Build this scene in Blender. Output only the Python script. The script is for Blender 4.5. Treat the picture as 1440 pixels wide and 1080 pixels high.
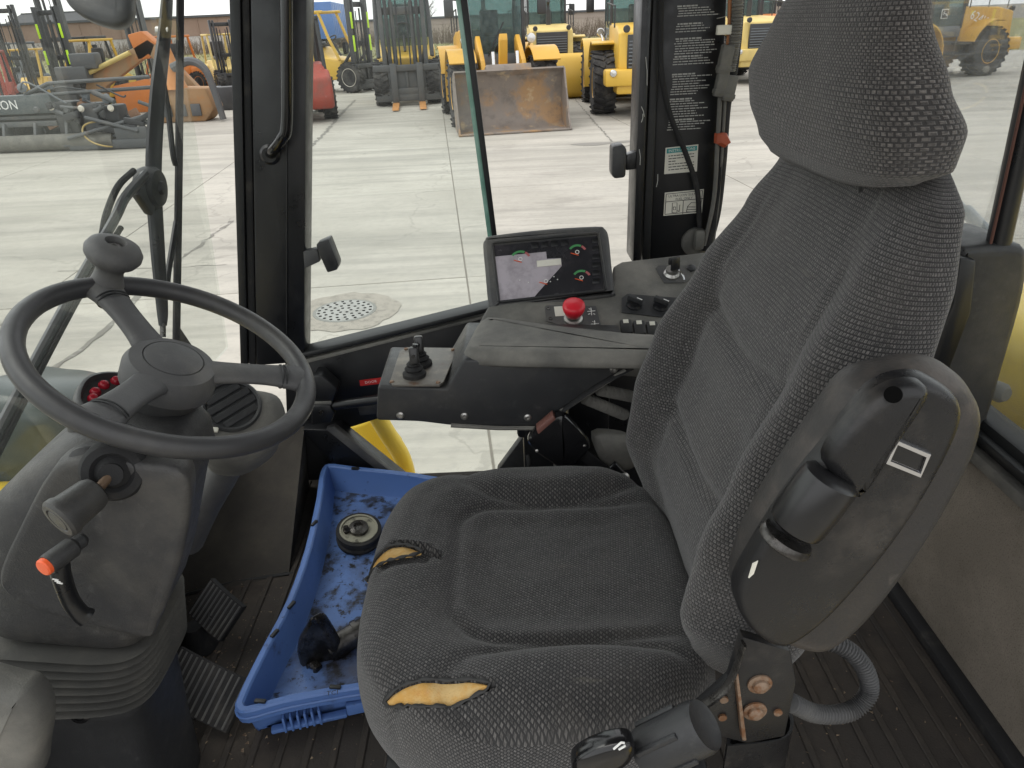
import bpy, bmesh, math, random
from mathutils import Vector as V, Matrix, noise as mnoise

S = bpy.context.scene
for o in list(bpy.data.objects): bpy.data.objects.remove(o)
random.seed(7)
PI = math.pi
rad = math.radians

# ------------------------------------------------------------------ camera
H, F = 2.4, 1000.0                      # eye height above the yard, focal length in 1440-px pixels
PITCH, ROLL = rad(27.0), rad(2.5)
fw = V((0, math.cos(PITCH), -math.sin(PITCH)))
_r0 = V((1, 0, 0)); _u0 = V((0, math.sin(PITCH), math.cos(PITCH)))
rt = _r0*math.cos(ROLL) - _u0*math.sin(ROLL)
up = _u0*math.cos(ROLL) + _r0*math.sin(ROLL)
CAM = V((0, 0, H))
cd = bpy.data.cameras.new('camera'); cam = bpy.data.objects.new('camera', cd)
S.collection.objects.link(cam)
cd.sensor_width = 36; cd.lens = 36*F/1440; cd.clip_start = 0.02; cd.clip_end = 3000
M = Matrix((rt, up, -fw)).transposed().to_4x4(); M.translation = CAM
cam.matrix_world = M
S.camera = cam
S.render.resolution_x, S.render.resolution_y = 1024, 768

# ------------------------------------------------------------------ sky, sun, exposure
SUN_EL, SUN_AZ = rad(62), rad(275)      # soft veiled sun ahead of the cab, beyond the windscreen
w = bpy.data.worlds.new('World'); S.world = w; w.use_nodes = True
nt = w.node_tree; nt.nodes.clear()
sky = nt.nodes.new('ShaderNodeTexSky'); sky.sky_type = 'NISHITA'; sky.sun_disc = False
sky.sun_elevation = SUN_EL; sky.sun_rotation = SUN_AZ; sky.air_density = 1.0; sky.dust_density = 2.0
hs = nt.nodes.new('ShaderNodeHueSaturation'); hs.inputs['Saturation'].default_value = 0.22; hs.inputs['Value'].default_value = 1.15
bg = nt.nodes.new('ShaderNodeBackground'); bg.inputs['Strength'].default_value = 0.15
wo = nt.nodes.new('ShaderNodeOutputWorld')
mx = nt.nodes.new('ShaderNodeMix'); mx.data_type = 'RGBA'; mx.inputs[0].default_value = 0.6   # even cloud cover
mx.inputs[7].default_value = (7.2, 7.2, 7.1, 1)
nt.links.new(sky.outputs[0], hs.inputs['Color']); nt.links.new(hs.outputs[0], mx.inputs[6]); nt.links.new(mx.outputs[2], bg.inputs['Color']); nt.links.new(bg.outputs[0], wo.inputs['Surface'])
sl = bpy.data.lights.new('sun', 'SUN'); sl.energy = 0.6; sl.angle = rad(40); sl.color = (1, .96, .9)
so = bpy.data.objects.new('sun', sl); S.collection.objects.link(so)
_sd = V((math.sin(SUN_AZ)*math.cos(SUN_EL), math.cos(SUN_AZ)*math.cos(SUN_EL), math.sin(SUN_EL)))
so.rotation_euler = _sd.to_track_quat('Z', 'Y').to_euler()
so.location = (-8, 1, 12)
S.view_settings.view_transform = 'Standard'; S.view_settings.look = 'None'
S.view_settings.gamma = 1.0; S.view_settings.exposure = 0.76
S.render.engine = 'CYCLES'
S.cycles.max_bounces = 8; S.cycles.transparent_max_bounces = 16

# ------------------------------------------------------------------ pixel -> place
def ray(px, py): return fw + rt*((px-720)/F) + up*((540-py)/F)
def at(px, py, x=None, y=None, z=None, d=None):
    r = ray(px, py)
    if d is not None: t = d
    elif x is not None: t = x/r.x
    elif y is not None: t = y/r.y
    else: t = (z-H)/r.z
    return CAM + r*t
def atp(px, py, p, n):
    r = ray(px, py); p = V(p); n = V(n)
    return CAM + r*((p-CAM).dot(n)/r.dot(n))

# ------------------------------------------------------------------ mesh builder
def smooth_closed(pts, n=6):
    out = []; m = len(pts)
    for i in range(m):
        p0, p1, p2, p3 = pts[(i-1) % m], pts[i], pts[(i+1) % m], pts[(i+2) % m]
        for k in range(n):
            t = k/n
            out.append(0.5*((2*p1) + (p2-p0)*t + (2*p0-5*p1+4*p2-p3)*t*t + (3*p1-p0-3*p2+p3)*t*t*t))
    return out
def smooth_open(pts, n=6):
    pts = [V(p) for p in pts]; q = [2*pts[0]-pts[1]] + pts + [2*pts[-1]-pts[-2]]; out = []
    for i in range(1, len(q)-2):
        p0, p1, p2, p3 = q[i-1], q[i], q[i+1], q[i+2]
        for k in range(n):
            t = k/n
            out.append(0.5*((2*p1) + (p2-p0)*t + (2*p0-5*p1+4*p2-p3)*t*t + (3*p1-p0-3*p2+p3)*t*t*t))
    out.append(pts[-1]); return out
def rpoly(cx, cz, w, h, r, n=4):
    """rounded rectangle outline, 2-D list"""
    r = min(r, w/2-1e-4, h/2-1e-4); o = []
    for (sx, sz, a0) in ((1, 1, 0), (-1, 1, 90), (-1, -1, 180), (1, -1, 270)):
        for k in range(n+1):
            a = rad(a0 + 90*k/n)
            o.append((cx + sx*(w/2-r) + r*math.cos(a), cz + sz*(h/2-r) + r*math.sin(a)))
    return o
class MB:
    def __init__(s): s.bm = bmesh.new(); s.uv = None
    def _join(s, b):
        me = bpy.data.meshes.new('tmp'); b.to_mesh(me); b.free(); s.bm.from_mesh(me); bpy.data.meshes.remove(me); return s
    def box(s, c, size, rot=None, bev=0, seg=2):
        b = bmesh.new(); bmesh.ops.create_cube(b, size=1)
        bmesh.ops.scale(b, vec=V(size), verts=b.verts)
        if bev: bmesh.ops.bevel(b, geom=b.edges[:], offset=min(bev, min(size)*.49), segments=seg, affect='EDGES', profile=.5)
        if rot is not None:
            m = rot if isinstance(rot, Matrix) else Matrix.Rotation(rot[2], 3, 'Z') @ Matrix.Rotation(rot[1], 3, 'Y') @ Matrix.Rotation(rot[0], 3, 'X')
            bmesh.ops.rotate(b, cent=(0, 0, 0), matrix=m, verts=b.verts)
        bmesh.ops.translate(b, vec=V(c), verts=b.verts)
        return s._join(b)
    def frame(s, p0, p1):
        a = (V(p1)-V(p0)).normalized(); x = a.orthogonal().normalized(); return a, x, a.cross(x)
    def rings(s, rr, close=True, cap=True, wrap=False):
        bm = s.bm; vs = [[bm.verts.new(p) for p in r] for r in rr]; n = len(rr[0])
        K = len(vs)
        for i in range(K if wrap else K-1):
            A, B = vs[i], vs[(i+1) % K]
            for j in range(n if close else n-1):
                k = (j+1) % n
                try: bm.faces.new((A[j], A[k], B[k], B[j]))
                except ValueError: pass
        if cap and close and not wrap:
            bm.faces.new(vs[0][::-1]); bm.faces.new(vs[-1])
        return s
    def cyl(s, p0, p1, r0, r1=None, n=16, cap=True):
        r1 = r0 if r1 is None else r1; a, x, y = s.frame(p0, p1)
        rr = [[V(p)+(x*math.cos(2*PI*k/n)+y*math.sin(2*PI*k/n))*r for k in range(n)] for p, r in ((p0, r0), (p1, r1))]
        return s.rings(rr, cap=cap)
    def tube(s, pts, r, n=8, sm=0, cap=True, flat=1.0, upv=None):
        pts = smooth_open(pts, sm) if sm else [V(p) for p in pts]
        K = len(pts); rr = []; x = None
        for i, p in enumerate(pts):
            t = (pts[min(i+1, K-1)]-pts[max(i-1, 0)]).normalized()
            if x is None:
                x = (V(upv) - t*V(upv).dot(t)).normalized() if upv is not None else t.orthogonal().normalized()
            else: x = (x - t*x.dot(t)).normalized()
            y = t.cross(x); ri = r(i/(K-1)) if callable(r) else r
            rr.append([p + x*math.cos(2*PI*k/n)*ri + y*math.sin(2*PI*k/n)*ri*flat for k in range(n)])
        return s.rings(rr, cap=cap)
    def lathe(s, o, axis, prof, n=24, ref=None):
        """prof: (radius, height along axis)"""
        o = V(o); a = V(axis).normalized(); x = a.orthogonal().normalized() if ref is None else V(ref); y = a.cross(x)
        rr = [[o + a*h + (x*math.cos(2*PI*k/n)+y*math.sin(2*PI*k/n))*max(r, 1e-5) for k in range(n)] for r, h in prof]
        s.rings(rr); return s
    def torus(s, c, n, R, r, N=48, m=12):
        n = V(n).normalized(); a = n.orthogonal().normalized(); b = n.cross(a); c = V(c); rr = []
        for i in range(N):
            d = a*math.cos(2*PI*i/N)+b*math.sin(2*PI*i/N)
            rr.append([c + d*(R+r*math.cos(2*PI*k/m)) + n*r*math.sin(2*PI*k/m) for k in range(m)])
        return s.rings(rr, wrap=True)
    def prism(s, pts, vec, bev=0, seg=2):
        b = bmesh.new(); vec = V(vec)
        a = [b.verts.new(V(p)) for p in pts]; c = [b.verts.new(V(p)+vec) for p in pts]; n = len(pts)
        f0 = b.faces.new(a); f1 = b.faces.new(c[::-1])
        for i in range(n): b.faces.new((a[i], c[i], c[(i+1) % n], a[(i+1) % n]))
        bmesh.ops.recalc_face_normals(b, faces=b.faces[:])
        if bev: bmesh.ops.bevel(b, geom=b.edges[:], offset=bev, segments=seg, affect='EDGES', profile=.5, clamp_overlap=True)
        return s._join(b)
    def puff(s, pts, nrm, prof):
        """stack inset copies of a closed outline along nrm. prof: (inset, height)"""
        pts = [V(p) for p in pts]; n = V(nrm).normalized(); m = len(pts)
        cen = sum(pts, V((0, 0, 0)))/m; ins = []
        for i in range(m):
            t = (pts[(i+1) % m]-pts[i-1]); t = (t - n*t.dot(n)).normalized(); q = n.cross(t)
            ins.append(q)
        area = sum((pts[i]-cen).cross(pts[(i+1) % m]-cen).dot(n) for i in range(m))
        if area < 0: ins = [-q for q in ins]
        rr = [[p + q*a + n*h for p, q in zip(pts, ins)] for a, h in prof]
        return s.rings(rr)
    def quad(s, *p):
        s.bm.faces.new([s.bm.verts.new(V(q)) for q in p]); return s
    def ball(s, c, r, sc=(1, 1, 1), sub=2):
        b = bmesh.new(); bmesh.ops.create_icosphere(b, subdivisions=sub, radius=r)
        bmesh.ops.scale(b, vec=V(sc), verts=b.verts); bmesh.ops.translate(b, vec=V(c), verts=b.verts)
        return s._join(b)
    def xf(s, m): bmesh.ops.transform(s.bm, matrix=m, verts=s.bm.verts); return s
    def build(s, name, mat, parent=None, ang=38, recalc=True, smooth=True, kind=None):
        bm = s.bm
        if recalc: bmesh.ops.recalc_face_normals(bm, faces=bm.faces[:])
        off = root_of(parent)
        if off is not None and off.get('_w', 0): bmesh.ops.translate(bm, vec=-off.location, verts=bm.verts)
        me = bpy.data.meshes.new(name); bm.to_mesh(me); bm.free()
        if smooth:
            me.shade_smooth(); me.set_sharp_from_angle(angle=rad(ang))
        if mat is not None: me.materials.append(mat)
        o = bpy.data.objects.new(name, me); S.collection.objects.link(o)
        if parent is not None: o.parent = parent
        if kind: o['kind'] = kind
        return o
def root_of(o):
    while o is not None and o.parent is not None: o = o.parent
    return o
def thing(name, label, cat, loc=(0, 0, 0), rz=0, group=None, world=False):
    o = bpy.data.objects.new(name, None); S.collection.objects.link(o); o.empty_display_size = .1
    o.location = loc; o.rotation_euler = (0, 0, rz); o['label'] = label; o['category'] = cat
    if group: o['group'] = group
    if world: o['_w'] = 1
    return o
def tag(o, label, cat, group=None):
    o['label'] = label; o['category'] = cat
    if group: o['group'] = group
    return o
def text_mesh(txt, size):
    cu = bpy.data.curves.new('t', 'FONT'); cu.body = txt; cu.size = size; cu.align_x = 'CENTER'; cu.align_y = 'CENTER'
    cu.resolution_u = 2
    o = bpy.data.objects.new('t', cu); S.collection.objects.link(o)
    me = bpy.data.meshes.new_from_object(o.evaluated_get(bpy.context.evaluated_depsgraph_get()))
    bpy.data.objects.remove(o); bpy.data.curves.remove(cu); return me
def text(name, txt, size, c, xdir, n, mat, parent, sx=1.0, bold=0):
    """flat lettering at c, reading along xdir on a surface with normal n"""
    me = text_mesh(txt, size); x = V(xdir).normalized(); n = V(n).normalized(); x = (x-n*x.dot(n)).normalized(); y = n.cross(x)
    b = MB(); b.bm.from_mesh(me); bpy.data.meshes.remove(me)
    m = Matrix((x*sx, y, n)).transposed().to_4x4(); m.translation = V(c); b.xf(m)
    return b.build(name, mat, parent, recalc=False, smooth=False)

# ------------------------------------------------------------------ materials
def _new(name):
    m = bpy.data.materials.new(name); m.use_nodes = True; t = m.node_tree
    return m, t, t.nodes['Principled BSDF']
def _noise(t, vec, scale, detail=6, rough=.6, dist=0):
    n = t.nodes.new('ShaderNodeTexNoise'); n.inputs['Scale'].default_value = scale; n.inputs['Detail'].default_value = detail
    n.inputs['Roughness'].default_value = rough; n.inputs['Distortion'].default_value = dist
    if vec is not None: t.links.new(vec, n.inputs['Vector'])
    return n.outputs['Fac']
def _range(t, f, lo, hi, a=0., b=1.):
    n = t.nodes.new('ShaderNodeMapRange'); n.interpolation_type = 'SMOOTHSTEP'
    for k, v in (('From Min', lo), ('From Max', hi), ('To Min', a), ('To Max', b)): n.inputs[k].default_value = v
    t.links.new(f, n.inputs['Value']); return n.outputs[0]
def _mix(t, f, a, b):
    n = t.nodes.new('ShaderNodeMix'); n.data_type = 'RGBA'
    if isinstance(f, (int, float)): n.inputs['Factor'].default_value = f
    else: t.links.new(f, n.inputs['Factor'])
    for k, v in (('A', a), ('B', b)):
        s = [i for i in n.inputs if i.name == k and i.type == 'RGBA'][0]
        if isinstance(v, tuple): s.default_value = (*v, 1)
        else: t.links.new(v, s)
    return [o for o in n.outputs if o.type == 'RGBA'][0]
def _coord(t, stretch=None, kind='Object'):
    c = t.nodes.new('ShaderNodeTexCoord').outputs[kind]
    if stretch:
        mp = t.nodes.new('ShaderNodeMapping'); mp.inputs['Scale'].default_value = stretch; t.links.new(c, mp.inputs['Vector']); c = mp.outputs[0]
    return c
def mat(name, col, rough=.5, metal=0., layers=(), bump=0., bscale=300., spec=.5, rvar=0., tint=0.):
    """layers: (colour, noise scale, lo, hi, strength[, stretch])"""
    m, t, p = _new(name); c = _coord(t); cur = tuple(col)
    for L in layers:
        v = _coord(t, L[5]) if len(L) > 5 else c
        f = _range(t, _noise(t, v, L[1], 8, .65), L[2], L[3], 0, L[4]); cur = _mix(t, f, cur, tuple(L[0]))
    if tint:
        oi = t.nodes.new('ShaderNodeObjectInfo'); h = t.nodes.new('ShaderNodeHueSaturation')
        v = _range(t, oi.outputs['Random'], 0, 1, 1-tint, 1+tint); t.links.new(v, h.inputs['Value'])
        if isinstance(cur, tuple): h.inputs['Color'].default_value = (*cur, 1)
        else: t.links.new(cur, h.inputs['Color'])
        cur = h.outputs[0]
    if isinstance(cur, tuple): p.inputs['Base Color'].default_value = (*cur, 1)
    else: t.links.new(cur, p.inputs['Base Color'])
    p.inputs['Roughness'].default_value = rough; p.inputs['Metallic'].default_value = metal
    p.inputs['Specular IOR Level'].default_value = spec
    if rvar: t.links.new(_range(t, _noise(t, c, 14, 8, .7), .3, .7, max(.03, rough-rvar), min(1, rough+rvar)), p.inputs['Roughness'])
    if bump:
        b = t.nodes.new('ShaderNodeBump'); b.inputs['Strength'].default_value = bump; b.inputs['Distance'].default_value = .002
        t.links.new(_noise(t, c, bscale, 4, .6), b.inputs['Height']); t.links.new(b.outputs[0], p.inputs['Normal'])
    return m
def glass_mat(name, tint=(.93, .97, .95), film_or_glare=.05, refl=.08, fcol=(.75, .76, .74)):
    m, t, p = _new(name); t.nodes.remove(p); out = t.nodes['Material Output']
    tr = t.nodes.new('ShaderNodeBsdfTransparent'); tr.inputs[0].default_value = (*tint, 1)
    df = t.nodes.new('ShaderNodeBsdfDiffuse'); df.inputs[0].default_value = (*fcol, 1)
    tl = t.nodes.new('ShaderNodeBsdfTranslucent'); tl.inputs[0].default_value = (*fcol, 1)
    ad = t.nodes.new('ShaderNodeMixShader'); t.links.new(df.outputs[0], ad.inputs[1]); t.links.new(tl.outputs[0], ad.inputs[2])
    m1 = t.nodes.new('ShaderNodeMixShader'); t.links.new(_range(t, _noise(t, _coord(t), 9, 8, .7), .3, .75, film_or_glare*.55, film_or_glare*1.6), m1.inputs[0])
    t.links.new(tr.outputs[0], m1.inputs[1]); t.links.new(ad.outputs[0], m1.inputs[2])
    gl = t.nodes.new('ShaderNodeBsdfGlossy'); gl.inputs['Roughness'].default_value = .02
    fr = t.nodes.new('ShaderNodeFresnel'); fr.inputs[0].default_value = 1.3
    mu = t.nodes.new('ShaderNodeMath'); mu.operation = 'MULTIPLY'; mu.inputs[1].default_value = refl*10; t.links.new(fr.outputs[0], mu.inputs[0])
    m2 = t.nodes.new('ShaderNodeMixShader'); t.links.new(mu.outputs[0], m2.inputs[0]); t.links.new(m1.outputs[0], m2.inputs[1]); t.links.new(gl.outputs[0], m2.inputs[2])
    t.links.new(m2.outputs[0], out.inputs['Surface']); return m
def fabric_mat(name, dark, light, bw=.0056, rh=.0047, rot=0.):
    m, t, p = _new(name); uv = _coord(t, None, 'UV')
    if rot:
        mpn = t.nodes.new('ShaderNodeMapping'); mpn.inputs['Rotation'].default_value = (0, 0, rot); t.links.new(uv, mpn.inputs['Vector']); uv = mpn.outputs[0]
    b = t.nodes.new('ShaderNodeTexBrick'); t.links.new(uv, b.inputs['Vector']); b.offset = .5
    wob = _noise(t, uv, 60, 3, .5)
    for k, v in (('Scale', 1), ('Mortar Size', .0011), ('Mortar Smooth', .5), ('Brick Width', bw), ('Row Height', rh), ('Bias', -.2)): b.inputs[k].default_value = v
    b.inputs['Color1'].default_value = (*light, 1); b.inputs['Color2'].default_value = (*[x*.45 for x in light], 1); b.inputs['Mortar'].default_value = (*dark, 1)
    fine = _range(t, _noise(t, uv, 260, 3, .6), .35, .65, .0, .85)
    c1 = _mix(t, fine, b.outputs['Color'], tuple(dark))
    dust = _range(t, _noise(t, uv, 6, 8, .7), .42, .75, 0, .32)
    c2 = _mix(t, dust, c1, (.075, .067, .060))
    c2 = _mix(t, _range(t, _noise(t, _coord(t, (6, 28, 1), 'UV'), 1, 6, .6), .64, .78, 0, .45), c2, (.17, .155, .12))
    c2 = _mix(t, _range(t, _noise(t, uv, 14, 6, .7), .58, .75, 0, .5), c2, (.016, .015, .015))
    t.links.new(c2, p.inputs['Base Color']); p.inputs['Roughness'].default_value = .95; p.inputs['Specular IOR Level'].default_value = .15
    p.inputs['Sheen Weight'].default_value = .25; p.inputs['Sheen Roughness'].default_value = .6
    inv = t.nodes.new('ShaderNodeMath'); inv.operation = 'SUBTRACT'; inv.inputs[0].default_value = 1; t.links.new(b.outputs['Fac'], inv.inputs[1])
    ad = t.nodes.new('ShaderNodeMath'); ad.operation = 'MULTIPLY_ADD'; t.links.new(_noise(t, uv, 500, 3, .6), ad.inputs[0]); ad.inputs[1].default_value = .8; t.links.new(inv.outputs[0], ad.inputs[2])
    bp = t.nodes.new('ShaderNodeBump'); bp.inputs['Strength'].default_value = .7; bp.inputs['Distance'].default_value = .0015
    t.links.new(ad.outputs[0], bp.inputs['Height']); t.links.new(bp.outputs[0], p.inputs['Normal'])
    return m

DUST = (.16, .145, .12)
M_ = {}
def K(k): return M_[k]
M_['plastic'] = mat('dark_plastic', (.027, .028, .030), .42, 0, [(DUST, 5, .45, .85, .5), ((.085, .085, .083), 60, .55, .8, .4)], .25, 700, .4, .12)
M_['plastic_grey'] = mat('worn_grey_plastic', (.066, .066, .068), .55, 0, [((.19, .18, .155), 6, .42, .8, .6), ((.15, .148, .14), 45, .55, .8, .4)], .3, 600, .4, .1)
M_['plastic_dusty'] = mat('dusty_plastic', (.11, .108, .10), .7, 0, [((.31, .295, .26), 5, .38, .75, .65), ((.20, .19, .17), 38, .5, .75, .35)], .35, 500, .3)
M_['rim'] = mat('steering_rim', (.036, .036, .038), .42, 0, [((.085, .082, .075), 9, .5, .8, .6)], .15, 900, .45, .12)
M_['black'] = mat('black_paint', (.008, .0085, .010), .36, 0, [((.045, .045, .043), 10, .55, .85, .35), ((.10, .10, .095), 70, .66, .8, .25)], .08, 200, .5, .1)
M_['black_gloss'] = mat('glossy_black', (.008, .008, .009), .15, 0, [((.05, .05, .05), 25, .6, .85, .2)], 0)
M_['rubber'] = mat('rubber', (.016, .016, .017), .75, 0, [(DUST, 14, .5, .8, .3)], .3, 400, .3)
M_['seal'] = mat('window_seal', (.010, .011, .012), .5, 0, [((.05, .05, .045), 30, .5, .8, .3)])
M_['mat'] = mat('floor_mat', (.042, .037, .033), .85, 0, [((.095, .077, .060), 4, .45, .75, .6), ((.02, .018, .017), 12, .5, .7, .6), ((.16, .13, .10), 160, .64, .74, .6)], .5, 250, .25)
M_['carpet'] = mat('carpet', (.055, .051, .046), .95, 0, [((.11, .098, .080), 5, .4, .75, .6), ((.10, .085, .065), 220, .58, .75, .45)], .6, 600, .1)
M_['carpet_brown'] = mat('brown_carpet', (.235, .207, .172), .95, 0, [((.34, .30, .25), 6, .4, .7, .7), ((.07, .055, .04), 300, .5, .7, .6), ((.10, .08, .06), 4, .5, .7, .6)], .6, 500, .1)
M_['steel'] = mat('bare_steel', (.45, .44, .42), .38, 1, [((.30, .22, .15), 40, .5, .75, .4)], .1, 300)
M_['steel_dark'] = mat('oily_steel', (.10, .095, .09), .3, .8, [((.02, .018, .016), 30, .4, .65, .85)], .3, 120, .5, .15)
M_['rusty'] = mat('rusty_steel', (.24, .17, .12), .6, .3, [((.17, .075, .03), 90, .40, .62, .9), ((.34, .31, .28), 30, .6, .75, .6)], .4, 300)
M_['chrome'] = mat('chrome', (.6, .6, .62), .18, 1)
M_['blue'] = mat('blue_plastic', (.085, .165, .40), .45, 0, [((.035, .04, .06), 16, .60, .74, .7), ((.10, .19, .5), 6, .5, .8, .4), ((.02, .018, .016), 55, .64, .74, .8)], .15, 300, .4, .1)
M_['blue_floor'] = mat('greasy_blue_plastic', (.10, .185, .42), .4, 0, [((.05, .04, .032), 5, .42, .66, .75), ((.020, .018, .016), 15, .48, .62, .9), ((.012, .011, .010), 60, .54, .64, .92), ((.06, .035, .02), 8, .60, .70, .8)], .4, 90, .4, .15)
M_['yellow'] = mat('yellow_paint', (.86, .60, .045), .32, 0, [((.6, .42, .06), 12, .55, .8, .3)])
M_['red'] = mat('red_plastic', (.62, .015, .03), .4)
M_['red_sticker'] = mat('red_sticker', (.5, .02, .02), .5)
M_['white'] = mat('white_print', (.75, .75, .73), .6)
M_['print'] = mat('worn_print', (.42, .42, .40), .7)
M_['offwhite'] = mat('label_stock', (.68, .66, .58), .55, 0, [((.45, .42, .33), 40, .5, .75, .4)])
M_['teal_print'] = mat('teal_print', (.02, .26, .25), .5)
M_['void'] = mat('dark_hole', (.003, .003, .003), .9, spec=.05)
M_['ink'] = mat('ink', (.02, .02, .02), .6)
M_['orange'] = mat('orange_button', (.75, .11, .03), .4)
M_['green_print'] = mat('green_print', (.06, .26, .09), .5)
M_['buckle_red'] = mat('buckle_red', (.17, .075, .06), .5)
M_['pink_print'] = mat('pink_print', (.38, .11, .11), .5)
M_['foam'] = mat('seat_foam', (.52, .30, .09), .9, 0, [((.56, .42, .21), 40, .4, .65, .7), ((.45, .17, .06), 25, .55, .75, .7)], .6, 500, .1)
M_['film_or_glare'] = mat('painted_glare', (.44, .40, .44), .3, 0, [((.22, .20, .22), 40, .4, .7, .6), ((.03, .03, .03), 75, .66, .72, .8)], .1, 120, .5)  # lilac-grey reflection on the display, put into the colour
M_['column'] = mat('column_plastic', (.032, .032, .034), .5, 0, [((.14, .13, .11), 5, .42, .78, .55), ((.12, .12, .115), 50, .55, .78, .45), ((.17, .16, .14), (220), .66, .74, .4)], .4, 450, .4, .12)
M_['vinyl'] = mat('armrest_vinyl', (.034, .032, .031), .5, 0, [((.11, .093, .080), 9, .50, .72, .7), ((.17, .15, .13), 34, .60, .74, .45), ((.02, .02, .02), 16, .55, .7, .6)], .3, 350, .4, .12)
M_['shell'] = mat('armrest_shell', (.012, .012, .013), .36, 0, [((.08, .07, .06), 12, .52, .75, .45), ((.10, .10, .095), 60, .62, .78, .35)], .15, 500, .4, .12)
M_['glass'] = glass_mat('window_glass', (.95, .975, .965), .02, .05)
M_['glass_dirty'] = glass_mat('dusty_glass', (.95, .97, .955), .012, .012)
M_['glass_rear'] = glass_mat('rear_glass', (.93, .95, .95), .06, .04)
M_['glass_edge'] = mat('glass_edge', (.16, .33, .26), .2, 0, [((.4, .6, .52), 8, .4, .7, .6)])
M_['display'] = mat('display_panel', (.022, .022, .026), .22, 0, [((.17, .15, .17), 3, .46, .60, .35), ((.06, .055, .06), 30, .5, .7, .5)], .05, 60, .6, .08)
M_['fabric'] = fabric_mat('seat_fabric', (.015, .0145, .015), (.15, .14, .134), .0047, .0045)
M_['fabric_cushion'] = fabric_mat('cushion_fabric', (.014, .014, .015), (.13, .123, .118), .0042, .0040, .62)
M_['fabric_side'] = fabric_mat('headrest_fabric', (.020, .0185, .0185), (.145, .133, .124), .0047, .0045)
# ================================================================== driver seat
def lerp_tab(tab, z):
    if z <= tab[0][0]: return tab[0][1:]
    for a, b in zip(tab, tab[1:]):
        if z <= b[0]:
            t = (z-a[0])/(b[0]-a[0]); t = t*t*(3-2*t)*.5 + t*.5
            return [p+(q-p)*t for p, q in zip(a[1:], b[1:])]
    return tab[-1][1:]
def uv_loft(rr, name, mat, parent, wrap_u=True, cap=True, ang=60):
    """closed rings -> mesh with a UV map measured in metres"""
    bm = bmesh.new(); uvl = bm.loops.layers.uv.new('UVMap'); n = len(rr[0])
    vs = [[bm.verts.new(p) for p in r] for r in rr]
    vacc = [0]
    for a, b in zip(rr, rr[1:]): vacc.append(vacc[-1] + max((b[0]-a[0]).length, sum(((q-p).length for p, q in zip(a, b)))/n))
    for i in range(len(rr)-1):
        ua = [0]; ub = [0]
        mid = rr[len(rr)//2]
        for j in range(n): ua.append(ua[-1]+(mid[(j+1) % n]-mid[j]).length)
        for j in range(n):
            k = (j+1) % n
            f = bm.faces.new((vs[i][j], vs[i][k], vs[i+1][k], vs[i+1][j]))
            for lp, uv in zip(f.loops, ((ua[j], vacc[i]), (ua[j+1], vacc[i]), (ua[j+1], vacc[i+1]), (ua[j], vacc[i+1]))): lp[uvl].uv = uv
    if cap:
        for vv, s in ((vs[0], -1), (vs[-1], 1)):
            f = bm.faces.new(vv if s > 0 else vv[::-1])
            for lp in f.loops: lp[uvl].uv = (lp.vert.co.x, lp.vert.co.y)
    m = MB(); m.bm.free(); m.bm = bm
    return m.build(name, mat, parent, ang=ang)
def sd_rrect(x, y, cx, cy, hx, hy, r):
    qx, qy = abs(x-cx)-hx+r, abs(y-cy)-hy+r
    return math.hypot(max(qx, 0), max(qy, 0)) + min(max(qx, qy), 0) - r
def sst(a, b, x):
    t = min(1, max(0, (x-a)/(b-a))); return t*t*(3-2*t)
G = lambda x, s: math.exp(-(x/s)**2)

seat = thing('driver_seat', 'dark grey woven fabric operator seat with torn cushion and folded-up armrest', 'seat', (.05, .77, 1.3), world=True)
CX, CY, CA, CB = .014, .772, .230, .252
TEARS = []
def tear(pa, pb, wmm):
    a, b = on_cush(*pa), on_cush(*pb); TEARS.append((a, b, wmm))
def tear_co(x, y, T):
    a, b, w_ = T; d = (b-a); L = d.length; d = d/L; q = V((x, y, a.z))-a; s = q.dot(d)/L; o = q.x*(-d.y)+q.y*d.x
    return s, o
def cush_h(x, y, tears=True):
    sd = sd_rrect(x, y, .11, .772, .20, .135, .06)
    h = (-.008*G(sd, .009) - .009*sst(.0, -.05, sd))*sst(.24, .12, x)
    h += .013*sst(.0, .05, sd)*sst(.27, .17, abs(y-.772))
    h += .010*sst(.02, -.12, x)*sst(-.23, -.16, x)
    # side bolster pads, each with its own closing seam
    for s in (-1, 1):
        e = math.hypot((x-.06)/.15, (y-(.772+s*.205))/.062)
        h += .012*sst(1.0, .5, e) - .006*G((e-1.0)*.06, .006)
    h += .0022*mnoise.noise(V((x*14, y*14, 3))) + .0012*mnoise.noise(V((x*40, y*40, 1)))
    rho = ((abs(x-CX)/CA)**3.4 + (abs(y-CY)/CB)**3.4)**(1/3.4)
    if rho > .8: h -= .042*(1-math.sqrt(max(0, 1-((min(rho, 1)-.8)/.2)**2)))
    if tears:
        for T in TEARS:
            s, o = tear_co(x, y, T)
            if -.02 < s < 1.02:
                half = T[2]*.5*math.sin(PI*min(1, max(0, s)))**.8
                h -= .016*sst(half+.002, half-.003, abs(o))
                h += .0025*G(abs(o)-half-.002, .004)
    return 1.722 + h
def on_cush(px, py):
    z = 1.722
    for _ in range(12): p = at(px, py, z=z); z = .5*z+.5*cush_h(p.x, p.y, False)
    return p
tear((541, 990), (690, 963), .024)
tear((514, 815), (594, 776), .034)
def cush_pt(th, rho):
    c, s = math.cos(th), math.sin(th); n = 3.4 if c > 0 else 2.9
    e = 2/n
    x = CX + CA*rho*math.copysign(abs(c)**e, c); y = CY + CB*rho*math.copysign(abs(s)**e, s)
    return x, y
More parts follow.
